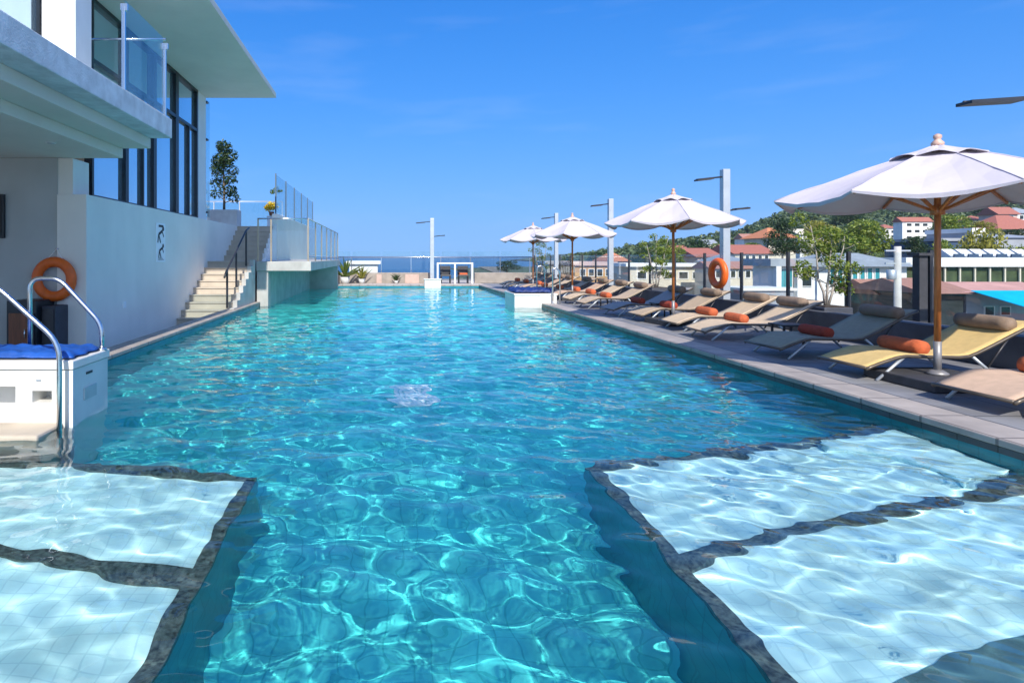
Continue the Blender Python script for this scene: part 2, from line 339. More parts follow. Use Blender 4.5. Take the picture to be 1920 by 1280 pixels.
# water surface: real waves, fine near the camera
ys = [YN]
while ys[-1] < YE: ys.append(ys[-1]+.016*max(1, ys[-1]/5)**1.2)
ys = np.array(ys); ys[-1] = YE
xs = np.linspace(XL, XR, 520); X, Y = np.meshgrid(xs, ys); Z = np.zeros_like(X)
rw = np.random.RandomState(11); dyy = .016*np.maximum(1, Y/5)**1.2
patch = np.exp(-((X-2.9)/1.4)**2-((Y-4.3)/.8)**2)*1.0+np.clip((X-1.3)/.5, 0, 1)*np.clip((4.6-Y), 0, 1)*.5+np.clip((Y-3.0)/3, 0, 1)*np.clip((18-Y)/7, 0, 1)*.45
for i in range(78):
    c_ = i % 6; lam = [.10,.145,.21,.32,.5,.95][c_]*rw.uniform(.8,1.25); k = 2*PI/lam
    a = rw.uniform(0, 2*PI) if i % 3 == 0 else PI/2+rw.normal()*.55
    A = [.00008,.00015,.00038,.00088,.0015,.0017][c_]
    ph = 1.2*np.sin(.9*X*math.cos(i)+.8*Y*math.sin(i)+i)+.7*np.sin(1.9*Y+.7*X+2*i)
    fade = np.clip(1.6-dyy*5/lam, 0, 1)*(1+(patch if c_ < 3 else 0))
    Z += A*fade*np.sin(k*(X*math.cos(a)+Y*math.sin(a))+rw.uniform(0, 6.28)+ph)
wm = bpy.data.materials.new('pool_water'); wm.use_nodes = True; N, L = nodes(wm); N.remove(N['Principled BSDF'])
gl = N.new('ShaderNodeBsdfGlass'); gl.inputs['IOR'].default_value = 1.33; gl.inputs['Roughness'].default_value = 0; gl.inputs['Color'].default_value = (.97,1,1,1)
L.new(gl.outputs[0], N['Material Output'].inputs[0])
wo = grid_mesh('pool_water', np.stack([X, Y, Z+WZ], -1), wm); tag(wo, kind='structure'); wo.cycles.is_caustics_caster = True

# ---------------------------------------------------------------- decks and podium
tag(MB().box((XR+.36,-4,-.3),(10.0,YE+6,0)).build('pool_deck', M['darkdeck']), kind='structure')
tag(MB().box((-9,YE+.31,-.3),(XR+.355,YE+6,.002)).build('far_paving', M['fardeck']), kind='structure')
tag(MB().box((-9,-4,-.7),(XL-.345,YE+.3,-.4)).build('walkway', M['concrete']), kind='structure')
tag(MB().box((XR+.4,-4.2,-14),(9.95,YE+6.05,-.31)).build('podium', M['concrete']), kind='structure')

# ---------------------------------------------------------------- hotel building on the left
XW = -5.05; XF = -5.30
hb = thing('hotel_building', 'white hotel building with balcony, dark framed glazing and flat overhanging roof', 'building', (-5.05,9.92,-.4))
MB().box((XW-.5,9.92,-.4),(XW,20.3,2.36)).build('side_wall', M['wallpaint'], hb, bevel=.008)
MB().box((-14,9.95,-.4),(XW-.5,10.2,2.975)).build('recess_wall', M['shadepaint'], hb)
sb = MB().box((-14,-3,3.32),(-3.63,10.0,3.64)).build('balcony_slab', M['slab'], hb, bevel=.012)
MB().box((-14,-3,3.145),(-3.99,9.995,3.319)).build('beam', M['soffit'], hb, bevel=.012)
MB().box((-14,-3,2.98),(-4.46,9.99,3.144)).build('ceiling_drop', M['soffit'], hb, bevel=.012)
MB().box((-14,10.55,6.0),(-3.22,17.35,6.14)).build('roof', M['soffit'], hb, bevel=.01)
MB().box((-5.65,9.96,2.362),(XF,10.5,2.975)).build('pier', M['wallpaint'], hb)
MB().box((-5.27,9.0,3.641),(-4.75,9.5,8)).build('pier', M['white'], hb, bevel=.01)
MB().box((-5.75,16.56,2.362),(XF+.02,17.3,5.999)).build('pier', M['white'], hb, bevel=.01)
MB().box((-14,10.25,2.362),(-5.75,17.25,5.998)).build('core', M['wallpaint'], hb)
bays = [10.56, 12.0, 13.45, 14.9, 16.55]
for i in range(4):
    y0, y1 = bays[i], bays[i+1]; f = MB(); w = .07 if i < 2 else .10
    for (a, b) in ((y0+.003,y0+w),(y1-w,y1-.003)): f.box((XF-.12,a,2.364),(XF+.03,b,5.997))
    f.box((XF-.12,y0+w,2.364),(XF+.025,y1-w,2.43)); f.box((XF-.12,y0+w,5.92),(XF+.025,y1-w,5.997)); f.box((XF-.12,y0+w,4.82),(XF+.025,y1-w,4.90))
    if i in (1, 3): ym = (y0+y1)/2+.12; f.box((XF-.1,ym-.025,2.431),(XF+.02,ym+.025,4.819))
    w_ = f.build('window', M['darkframe'], hb)
    MB().box((XF-.06,y0+w,2.431),(XF-.05,y1-w,5.919)).build('pane', fglass, w_)
f = MB().box((XF-.1,9.52,3.7),(XF+.02,9.60,5.99)).box((XF-.1,10.48,3.7),(XF+.02,10.555,5.99)).box((XF-.1,9.6,5.9),(XF+.015,10.48,5.99)).box((XF-.1,9.6,3.7),(XF+.015,10.48,3.77))
w_ = f.build('window', M['darkframe'], hb); MB().box((XF-.06,9.6,3.77),(XF-.05,10.48,5.9)).build('pane', fglass, w_)
f = MB()
for k in range(6): f.box((-5.38,-2.5+k*2.3,3.642),(-5.3,-2.42+k*2.3,7.0))
f.box((-5.38,-2.5,6.9),(-5.3,9.0,7.05)); w_ = f.build('window', M['darkframe'], hb)
MB().box((-5.36,-2.4,3.645),(-5.35,9.0,6.9)).build('pane', fglass, w_)
# glass fin with brackets at the far corner
fin = MB().box((XF-.02,17.40,2.37),(XF-.004,17.75,5.98)).build('glass_fin', glassteal, hb)
for z in (2.6,4.75,5.85): MB().box((XF-.06,17.30,z),(XF+.05,17.46,z+.05)).build('bracket', M['darkmetal'], hb)
for x, y in ((-4.9,8.6),(-4.9,6.6),(-6.2,8.6),(-7.6,8.6)): d_ = MB().lathe([(.07,-.012),(.075,0)], (x,y,2.979), 16).build('downlight', M['white'], hb); MB().lathe([(.05,-.004),(.05,0)], (x,y,2.9665), 14).build('lens', M['greymetal'], d_)
MB().box((XW,11.3,.32),(XW+.012,11.42,.44)).build('socket', M['signwhite'], hb)
# balcony rail: panels, steel posts, end rail
br = thing('balcony_railing', 'frameless glass balcony railing with steel posts on the upper slab', 'railing', (-3.72,8.35,3.64))
for k, y in enumerate((9.9,8.35)):
    p = MB().bar((-3.72,y,3.642),(-3.72,y,4.86), .05).build('post', M['steel'], br, bevel=.006)
    MB().box((-3.76,y-.02,4.80),(-3.66,y+.02,4.90)).build('clamp', M['steel'], p)
    if k < 1: MB().box((-3.736,y-1.49,3.70),(-3.722,y-.06,4.98)).build('glass_panel', glassteal, br)
MB().box((-5.25,9.893,3.72),(-3.77,9.906,4.94)).build('glass_panel', glassteal, br)
MB().tube([(-5.25,9.9,4.97),(-3.70,9.9,4.97)], .022).build('top_rail', M['steel'], br)
MB().bar((-5.1,9.9,3.642),(-5.1,9.9,4.95), .035).build('post', M['steel'], br)

# ---------------------------------------------------------------- recess: cabinet, screen, ring
cb = thing('towel_cabinet', 'brown wooden cabinet standing in the shaded recess under the balcony', 'cabinet', (-5.8,9.7,-.4))
MB().box((-6.08,9.42,-.4),(-5.60,9.94,.60)).build('body', M['darkframe'], cb, bevel=.01)
d = MB().box((-6.03,9.39,-.36),(-5.72,9.418,.40)).build('door', M['cabinetwood'], cb, bevel=.005)
MB().tube([(-5.76,9.37,.0),(-5.76,9.37,.15)], .01).build('handle', M['steel'], d)
MB().box((-5.70,9.39,-.36),(-5.62,9.418,.40)).build('door', M['darkframe'], cb)
cb2 = thing('equipment_locker', 'dark grey locker beside the brown wooden cabinet', 'locker', (-5.47,9.75,-.4))
MB().box((-5.595,9.55,-.4),(-5.36,9.94,.50)).build('body', M['pot'], cb2, bevel=.01)
MB().box((-5.57,9.53,-.34),(-5.385,9.548,.46)).build('door', M['darkmetal'], cb2)
ws = thing('wall_screen', 'black flat screen on the shaded recess wall', 'screen', (-7,9.9,2))
MB().box((-7.7,9.89,1.62),(-6.43,9.945,2.36)).build('housing', M['darkframe'], ws, bevel=.01); MB().box((-7.66,9.882,1.66),(-6.47,9.889,2.32)).build('display', M['black'], ws)
lr = thing('life_ring', 'orange life ring hanging by a rope on the shaded recess wall', 'life ring', (-5.55,9.8,.93), 'orange life rings')
MB().torus((-5.55,9.84,.93), .29, .085, 'y').build('ring', M['orange'], lr)
MB().tube([(-5.78,9.83,1.13),(-5.54,9.9,1.44),(-5.33,9.83,1.12)], .008, 6).build('rope', M['signwhite'], lr)
MB().lathe([(.03,-.01),(.03,.01)], (-5.54,9.91,1.44), 10).build('hook', M['steel'], lr)
bandm = MB()
for a in (45,135,225,315):
    c, s_ = math.cos(R(a)), math.sin(R(a))
    bandm.torus((-5.55+.29*c, 9.84, .93+.29*s_), .001, .0885, 'y', 8, 10)
# pictogram sign on the side wall
sg = thing('safety_sign', 'white safety sign with black swimmer pictograms on the side wall', 'sign', (XW,13.2,1.62))
MB().box((XW+.001,12.92,1.19),(XW+.014,13.45,2.06)).build('board', M['signwhite'], sg, bevel=.003)
pg = MB(); x0, x1 = XW+.0145, XW+.017
pg.box((x0,13.05,1.97),(x1,13.32,2.02))
def picto(y, z, s):
    n = 14
    pg.add([(x1,y+.11*s+.05*s*math.cos(2*PI*k/n),z+.14*s+.05*s*math.sin(2*PI*k/n)) for k in range(n)], [tuple(range(n))])
    for (a, b, c, d_, w) in ((-.12,.02,.08,.10,.055),(.06,.09,.14,-.02,.035),(-.12,.02,-.16,-.14,.045),(-.1,0,-.02,-.14,.045)):
        p = Vector((0,y+a*s,z+b*s)); q = Vector((0,y+c*s,z+d_*s)); t = (q-p).normalized(); nn = Vector((0,-t.z,t.y))*w*s/2
        pg.add([(x1,*(p+nn)[1:]),(x1,*(p-nn)[1:]),(x1,*(q-nn)[1:]),(x1,*(q+nn)[1:])], [(0,1,2,3)])
picto(13.18,1.78,1.15); picto(13.2,1.42,.95)
for k in range(3): pg.box((x0,13.02,1.235+k*.022),(x1,13.36-.05*k,1.243+k*.022))
pg.build('pictograms', M['black'], sg)

# ---------------------------------------------------------------- staircase and platform over the pool
st = thing('staircase', 'pale stone staircase rising in two flights beside the white wall', 'staircase', (-4.4,14.2,-.4))
lo = MB(); n_lo = 9
for i in range(n_lo):                     # lower flight
    zt = 1.15-.17*(n_lo-i); y = 16.7-.31*(n_lo-i)
    lo.box((XW+.002,y,-.4),(-3.86,y+.312 if i < n_lo-1 else 16.7,zt)) if zt > -.39 else None
    if zt > -.39: lo.box((XW+.003,y-.025,zt+.0005),(-3.862,y+.30,zt+.03))
lo.build('flight', M['stepstone'], st, bevel=.006)
MB().box((XW+.002,16.70,-.4),(-3.86,18.4,1.15)).box((XW+.003,16.675,1.1505),(-3.862,18.4,1.18)).build('landing', M['stepstone'], st, bevel=.006)
up = MB()
for i in range(7):
    zt = 1.18+.168*(i+1); y = 18.402+.275*i
    up.box((XW+.002,y,.5),(-3.86,y+.2745,zt-.0305)); up.box((XW+.003,y-.02,zt-.03),(-3.862,y+.25,zt))
up.build('flight', M['stepstone'], st, bevel=.006)
prof = [(14.0,-.4),(16.9,-.4),(16.9,1.22)]
k = []
for i in range(n_lo):
    y = 16.7-.31*i; z = 1.22-.17*i; k += [(y,z),(y,z-.17)] if z > -.2 else []
prof += k
MB().extr(prof, 'x', -3.858, -3.74).build('stringer', M['concrete'], st, bevel=.006)
prof = [(18.3,1.17),(20.3,1.17),(20.3,2.42)]
for i in range(7):
    y = 20.1-.275*i; z = 2.42-.168*i; prof += [(y,z),(y,z-.168)]
MB().extr(prof, 'x', -3.858, -3.74).build('stringer', M['white'], st, bevel=.006)
hr = thing('stair_handrail', 'dark metal handrail along the open side of the lower stairs', 'handrail', (-3.9,15.3,0))
for y, z0, z1 in ((14.6,.03,.98),(15.5,.5,1.42),(16.6,1.05,2.05)): MB().bar((-3.93,y,z0),(-3.93,y,z1), .045).build('post', M['darkmetal'], hr)
MB().tube([(-3.93,14.35,.80),(-3.93,14.5,.93),(-3.93,16.6,2.05),(-3.93,16.95,2.14)], .026).build('rail', M['darkmetal'], hr)
pf = thing('terrace_platform', 'concrete terrace slab on a pillar projecting over the pool', 'platform', (-3,22,0))
MB().box((-3.735,17.0,.90),(-2.15,27.9,1.17)).build('slab', M['concrete'], pf, bevel=.012)
MB().box((-3.73,17.06,-.8),(-3.40,17.45,.899)).build('pillar', M['concrete'], pf, bevel=.01)
MB().box((-3.70,17.45,-.8),(-3.47,27.6,.899)).build('support_wall', M['concrete'], pf)
MB().box((-3.47,27.1,-.8),(-2.2,27.39,.899)).build('cross_wall', M['concrete'], pf)
pr = thing('terrace_railing', 'glass railing with slim warm metal posts around the terrace slab', 'railing', (-2.24,17.1,1.17))
for x in (-3.70,-3.32,-2.24): MB().bar((x,17.1,1.171),(x,17.1,2.40), .04).build('post', M['brass'], pr)
for y in (18.9,20.7,22.5,24.3,26.1,27.75): MB().bar((-2.24,y,1.171),(-2.24,y,2.40), .04).build('post', M['brass'], pr)
MB().tube([(-3.72,17.1,2.42),(-2.24,17.1,2.42)], .022).build('top_rail', M['steel'], pr)
MB().tube([(-2.24,17.1,2.42),(-2.24,27.8,2.42)], .022).build('top_rail', M['greymetal'], pr)
MB().tube([(-2.24,17.15,1.30),(-2.24,27.8,1.30)], .018).build('lower_rail', M['steel'], pr)
MB().box((-3.28,17.095,1.24),(-2.28,17.108,2.38)).build('glass_panel', screenglass, pr)
for y0, y1 in ((17.15,18.85),(18.95,20.65),(20.75,22.45),(22.55,24.25),(24.35,26.05),(26.15,27.7)):
    MB().box((-2.247,y0,1.34),(-2.235,y1,2.38)).build('glass_panel', screenglass, pr)
# upper terrace with parapet, tall screen, planter and flowers
ut = thing('upper_terrace', 'white upper terrace block at the head of the stairs', 'terrace', (-5,21,0))
MB().box((-13,20.32,-.4),(-3.92,31,2.36)).build('floor_slab', M['white'], ut, bevel=.01)
MB().box((-3.918,20.32,1.0),(-3.72,31,2.80)).build('parapet', M['wallpaint'], ut, bevel=.01)
ts = thing('glass_screen', 'tall clear glass wind screen standing on the upper terrace parapet', 'screen', (-3.8,20.4,2.8))
for k, y in enumerate((20.5,22.6,24.7,26.8,28.9,31.0)):
    y = min(y,30.95); MB().bar((-3.82,y,2.801),(-3.82,y,4.22), .045).build('post', M['bluepost'], ts)
    if k < 5: MB().box((-3.826,y+.05,2.86),(-3.814,y+2.04,4.18)).build('glass_panel', screenglass, ts)
gr = thing('terrace_end_railing', 'low glass railing across the upper terrace behind the planter', 'railing', (-6,24,2.36))
for x in (-8.4,-7.0,-5.95,-4.2): MB().bar((x,24,2.361),(x,24,3.55), .04).build('post', M['greymetal'], gr)
MB().box((-8.35,23.994,2.42),(-4.25,24.006,3.5)).build('glass_panel', screenglass, gr); MB().tube([(-8.4,24,3.57),(-4.2,24,3.57)], .02).build('top_rail', M['greymetal'], gr)

rng = np.random.RandomState(5); random.seed(7)
def limb_tree(mb, base, top, r0, n, spread, rnd, start=.35):
    base, top = Vector(base), Vector(top); ends = []
    pts = [base.lerp(top, t/6)+Vector((rnd.uniform(-1,1),rnd.uniform(-1,1),0))*spread*.06*(t > 0) for t in range(7)]
    mb.tube(pts, [r0*(1-.8*t/6) for t in range(7)], 8)
    for i in range(n):
        t = start+(1-start)*(i+.5)/n; a = i*2.4+rnd.uniform(-.4,.4); p = base.lerp(top, t)
        q = p+Vector((math.cos(a),math.sin(a),rnd.uniform(.3,.9)))*spread*rnd.uniform(.6,1)*(1.15-.5*t)
        mid = p.lerp(q,.5)+Vector((0,0,-.06*spread)); mb.tube([p,mid,q], [r0*.45*(1-.5*t),r0*.3*(1-.5*t),r0*.1], 6); ends.append(q)
    return ends
pl = thing('planter', 'pale rectangular planter box on the upper terrace', 'planter', (-5.7,20.6,2.36))
bx = MB().box((-6.2,20.4,2.361),(-5.15,20.46,2.95)).box((-6.2,20.94,2.361),(-5.15,21.0,2.95)).box((-6.2,20.461,2.361),(-6.14,20.939,2.95)).box((-5.21,20.461,2.361),(-5.15,20.939,2.95))
bx.build('box', M['palepot'], pl); MB().box((-6.139,20.461,2.8),(-5.211,20.939,2.9)).build('soil', M['soil'], pl)
tp = thing('potted_tree', 'tall dark leafy tree growing in the pale planter by the building corner', 'tree', (-5.68,20.7,2.9))
tb = MB(); ends = limb_tree(tb, (-5.68,20.7,2.88), (-5.66,20.7,5.1), .05, 16, .42, random, .12); tb.build('trunk', M['bark'], tp)
cs = [tuple(e) for e in ends]+[(-5.66,20.7,5.15),(-5.8,20.7,4.7),(-5.5,20.65,4.75),(-5.85,20.6,4.4)]
P = clump_points(rng, cs, [.24]*len(ends)+[.3,.32,.3,.3], 2600); v, f = leaf_quads(rng, P, .105); quads('crown', v-np.array((-5.68,20.7,2.9)), f, M['dleaf'], tp)
ped = thing('pedestal', 'white square pedestal at the stair head', 'pedestal', (-4.0,20.95,2.36))
MB().box((-4.19,20.83,2.361),(-3.93,21.11,2.73)).build('block', M['white'], ped, bevel=.01); MB().box((-4.21,20.81,2.731),(-3.925,21.13,2.76)).build('cap', M['white'], ped)
fp = thing('flower_pot', 'pot of bright yellow flowers on the white pedestal', 'flower pot', (-4.06,20.97,2.76))
MB().lathe([(.07,0),(.10,.16),(.085,.16)], (-4.06,20.97,2.761)).build('pot', M['cabinetwood'], fp)
P = clump_points(rng, [(-4.06,20.97,3.12),(-4.18,20.95,3.06),(-3.94,20.95,3.12)], [.2,.15,.15], 520); v, f = leaf_quads(rng, P, .07, slim=.8); quads('flowers', v-np.array((-4.06,20.97,2.76)), f, M['flower'], fp)
sp_ = thing('slender_plant', 'thin pale stemmed plant beside the tall glass screen', 'plant', (-3.98,21.3,2.36))
MB().tube([(-3.98,21.3,2.361),(-3.97,21.3,3.2),(-3.93,21.3,3.75)], [.025,.018,.01], 6).build('stem', M['palebark'], sp_)
P = clump_points(rng, [(-3.95,21.3,3.78),(-4.07,21.28,3.66),(-3.85,21.32,3.7)], [.12,.11,.1], 130); v, f = leaf_quads(rng, P, .09); quads('leaves', v-np.array((-3.98,21.3,2.36)), f, M['grass'], sp_)

# ---------------------------------------------------------------- white boxes with blue covers and handrails at the pool edge
def holed_front(mb, x0, x1, z0, z1, y, holes, depth):
    xs_ = sorted({x0,x1,*[h[0] for h in holes],*[h[1] for h in holes]}); zs_ = sorted({z0,z1,*[h[2] for h in holes],*[h[3] for h in holes]})
    inside = lambda a, b: any(h[0] <= a <= h[1] and h[2] <= b <= h[3] for h in holes)
    for i in range(len(xs_)-1):
        for j in range(len(zs_)-1):
            a, b, c, d_ = xs_[i], xs_[i+1], zs_[j], zs_[j+1]
            if not inside((a+b)/2, (c+d_)/2): mb.add([(a,y,c),(b,y,c),(b,y,d_),(a,y,d_)], [(0,1,2,3)])
    for (a, b, c, d_) in holes:
        Y2 = y+depth; mb.add([(a,y,c),(b,y,c),(b,y,d_),(a,y,d_),(a,Y2,c),(b,Y2,c),(b,Y2,d_),(a,Y2,d_)], [(4,5,6,7),(0,1,5,4),(1,2,6,5),(2,3,7,6),(3,0,4,7)])
def crumple(name, x0, x1, y0, y1, z, amp, m, seed, n=40):
    rr = np.random.RandomState(seed); gx, gy = np.meshgrid(np.linspace(x0,x1,n*2), np.linspace(y0,y1,n)); gz = np.zeros_like(gx)
    for i in range(18):
        a = rr.uniform(0,PI); k = rr.uniform(5,26); gz += amp*.16*np.abs(np.sin(k*(gx*math.cos(a)+gy*math.sin(a))+rr.uniform(0,6)+1.2*np.sin(5*gx+i)))
    e = np.minimum(np.minimum(gx-x0,x1-gx)/.06, np.minimum(gy-y0,y1-gy)/.05).clip(0,1)
    gx = gx+.012*np.sin(gy*31+seed); gz = z+.006+gz*(.25+.75*e)
    o = grid_mesh(name, np.stack([gx,gy,gz],-1), m); d_ = o.modifiers.new('thickness','SOLIDIFY'); d_.thickness = .006; return o
wb = thing('lift_box', 'large white fibreglass box standing in the water by the left pool edge', 'box', (-3.4,5.2,0))
b = MB(); holed_front(b, -4.28, -2.63, -1.31, .35, 4.93, [(-2.965,-2.80,.078,.178),(-3.9,-3.105,-.06,.215)], .22)
b.add([(-2.63,4.93,-1.31),(-2.63,5.56,-1.31),(-2.63,5.56,.35),(-2.63,4.93,.35),(-4.28,4.93,-1.31),(-4.28,5.56,-1.31),(-4.28,5.56,.35),(-4.28,4.93,.35)], [(0,1,2,3),(1,5,6,2),(5,4,7,6),(3,2,6,7)])
b.build('body', M['pvc'], wb)
MB().box((-3.42,4.915,.356),(-2.615,5.575,.43)).build('lid', M['pvc'], wb, bevel=.008); MB().box((-4.29,4.912,.352),(-3.425,5.577,.432)).build('lid', M['pvc'], wb, bevel=.008)
MB().box((-2.66,4.918,-1.3),(-2.618,4.929,.349)).build('corner_strip', M['white'], wb)
MB().box((-2.629,5.16,.27),(-2.622,5.26,.29)).build('vent_slot', M['darkmetal'], wb)
MB().box((-2.629,5.12,.05),(-2.624,5.34,.16)).build('side_plate', M['greymetal'], wb, bevel=.003)
MB().box((-2.93,4.921,.262),(-2.89,4.929,.275)).build('latch', M['greymetal'], wb)
tag(MB().box((-4.3,4.55,-1.3),(-2.70,4.928,-.085)).build('entry_step', M['stepstone'], bevel=.02), 'pale stone step at the water line in front of the large white box', 'step')
tag(crumple('blue_cover', -4.2, -2.66, 4.97, 5.53, .43, .03, M['cover'], 4), 'crumpled blue cover spread on top of the large white box', 'cover')
def arc(p, q, r_, n=5): return [p]
def rail_pts(pts, r_=.09, n=5):
    P = [Vector(p) for p in pts]; out = [P[0]]
    for i in range(1, len(P)-1):
        a = (P[i-1]-P[i]).normalized(); b_ = (P[i+1]-P[i]).normalized(); l = min(r_, (P[i-1]-P[i]).length*.45, (P[i+1]-P[i]).length*.45)
        for k in range(n+1):
            t = k/n; out.append((P[i]+a*l)*(1-t)**2+P[i]*2*t*(1-t)+(P[i]+b_*l)*t*t)
    out.append(P[-1]); return out
def handrail(label, pts, feet):
    h = thing('pool_handrail', label, 'handrail', pts[0], 'steel pool handrails')
    MB().tube(rail_pts(pts, .14), .021, 12).build('rail', M['steel'], h)
    for p in feet: MB().lathe([(.045,0),(.045,.012),(.026,.022)], p, 16).build('flange', M['steel'], h)
handrail('polished steel handrail nearest the camera, rising from the water before the large white box', [(-2.665,4.80,-.6),(-2.665,4.80,.60),(-3.20,4.80,1.08),(-3.48,4.80,1.08),(-3.48,4.80,-.08)], [(-3.48,4.80,-.084)])
handrail('polished steel handrail curving over the blue cover in front of the life ring', [(-2.655,5.50,.435),(-2.655,5.50,.67),(-3.02,5.50,1.06),(-3.10,5.50,1.10),(-3.33,5.50,1.10),(-3.33,5.50,.435)], [(-2.655,5.50,.433),(-3.33,5.50,.433)])
wb2 = thing('lift_box', 'low white fibreglass box at the right pool edge between loungers and water', 'box', (4.2,17,0))
b = MB(); b.box((3.62,16.4,-1.31),(4.80,17.7,.235)).build('body', M['pvc'], wb2, bevel=.01); MB().box((3.60,16.38,.236),(4.82,17.72,.28)).build('lid', M['pvc'], wb2, bevel=.008)
MB().box((4.30,16.392,-.1),(4.31,16.399,.23)).build('seam', M['greymetal'], wb2)
tag(crumple('blue_cover', 3.66, 4.76, 16.45, 17.65, .28, .06, M['darkcover'], 9), 'dark blue crumpled cover on the white box at the right pool edge', 'cover')
handrail('grey steel handrail before the white box at the right pool edge', [(4.66,16.3,-.02),(4.66,16.3,.96),(4.74,16.3,1.0),(4.86,16.3,.9),(4.86,16.3,.0)], [(4.66,16.3,.006)])
handrail('grey steel handrail behind the white box at the right pool edge', [(4.56,17.6,.28),(4.56,17.6,1.0),(4.7,17.6,1.05),(4.8,17.6,.95),(4.8,17.6,.28)], [])

# ---------------------------------------------------------------- parasols
def make_umbrella():
    u = thing('parasol', 'white canvas parasol', 'parasol', (0,0,0), 'white parasols along the deck')
    rr, zr, za = 1.42, 1.92, 2.44; nv = 8; seg = 7; ring_n = 9; c = MB(); vs = []
    def pt(t, s, vent=False):                       # t from apex to rim, s along the rim in panels
        k = int(s) % nv; f_ = s-int(s); a0 = R(22.5+45*k); a1 = R(22.5+45*(k+1))
        p = Vector((math.cos(a0),math.sin(a0)))*(1-f_)+Vector((math.cos(a1),math.sin(a1)))*f_
        bow = 4*f_*(1-f_); q = p*rr*t*(1-.035*bow*t)
        z = za+(zr-za)*t-.018*bow*math.sin(PI*min(1,t*.9))-.07*bow*max(0,t-.25)**2*1.6
        z += .005*math.sin(23*q.x+3*k)*math.sin(19*q.y+k)*t+.004*math.sin(9*s+14*t)
        return (q.x, q.y, z)
    n = nv*seg; t0 = .13
    for i in range(ring_n+1):
        t = t0+(1-t0)*i/ring_n
        for j in range(n): vs.append(pt(t, j/seg))
    for j in range(n): x, y, z = pt(1, j/seg); vs.append((x*.995, y*.995, z-.018-.02*math.sin(PI*(j % seg)/seg)))   # valance
    fs = [(i*n+j, i*n+(j+1) % n, (i+1)*n+(j+1) % n, (i+1)*n+j) for i in range(ring_n+1) for j in range(n)]
    c.add(vs, [f_[::-1] for f_ in fs], False); can = c.build('canopy', M['canvas'], u, solid=.006)
    v = MB(); vv = []
    for i in range(4):
        t = .02+.26*i/3
        for j in range(n):
            x, y, z = pt(max(t,.03), j/seg); f_ = (j % seg)/seg
            vv.append((x, y, z+.014+(.05*math.sin(PI*f_)*(i/3)**2)))
    v.add(vv, [(i*n+j, (i+1)*n+j, (i+1)*n+(j+1) % n, i*n+(j+1) % n) for i in range(3) for j in range(n)]); v.build('vent_cap', M['canvas'], u, solid=.005)
    MB().lathe([(.05,-.01),(.055,.02),(.03,.05),(.026,.06),(.036,.075),(.034,.10),(.01,.115)], (0,0,za+.005), 14).build('finial', M['palewood'], u)
    MB().tube([(0,0,.42),(0,0,za)], .028, 14).build('pole', M['wood'], u)
    MB().tube([(0,0,.10),(0,0,.44)], .033, 14).build('sleeve', M['sleeve'], u)
    MB().lathe([(.06,-.05),(.06,.05)], (0,0,1.78), 14).build('hub', M['wood'], u)
    for k in range(8):
        a = R(22.5+45*k); cx, sx = math.cos(a), math.sin(a)
        MB().bar((.03*cx,.03*sx,za-.045),(1.38*cx,1.38*sx,zr-.018), .02, .026).build('rib', M['wood'], u)
        MB().bar((.05*cx,.05*sx,1.78),(.72*cx,.72*sx,za+(zr-za)*.51-.06), .02, .026).build('strut', M['wood'], u)
    for k in range(8):
        sm_ = MB(); sm_.tube([tuple(Vector(pt(t0+(1-t0)*i/8, k*seg/seg))+Vector((0,0,.006))) for i in range(9)], .006, 5); sm_.build('seam', M['canvas'], u)
    MB().box((-.42,-.42,.002),(.42,.42,.10)).build('base_slab', M['base'], u, bevel=.012)
    MB().lathe([(.09,.10),(.09,.12),(.045,.15)], (0,0,0), 16).build('base_socket', M['sleeve'], u)
    return u
U0 = make_umbrella()
ulab = ['largest white parasol in front, over the yellow sun lounger', 'white parasol second along the row, left of the lamp post with the life ring',
        'white parasol third along the row, overlapping the farthest one', 'farthest white parasol of the row, beyond the white box at the pool edge']
for i, (x, y, rz) in enumerate(((5.65,6.0,0),(5.60,11.4,8),(5.65,17.7,-6),(5.70,22.6,14))):
    o = U0 if i == 0 else copy_tree(U0); o.location = (x,y,0); o.rotation_euler.z = R(rz); o['label'] = ulab[i]
    if i: o.scale = (.89,.89,1.03)

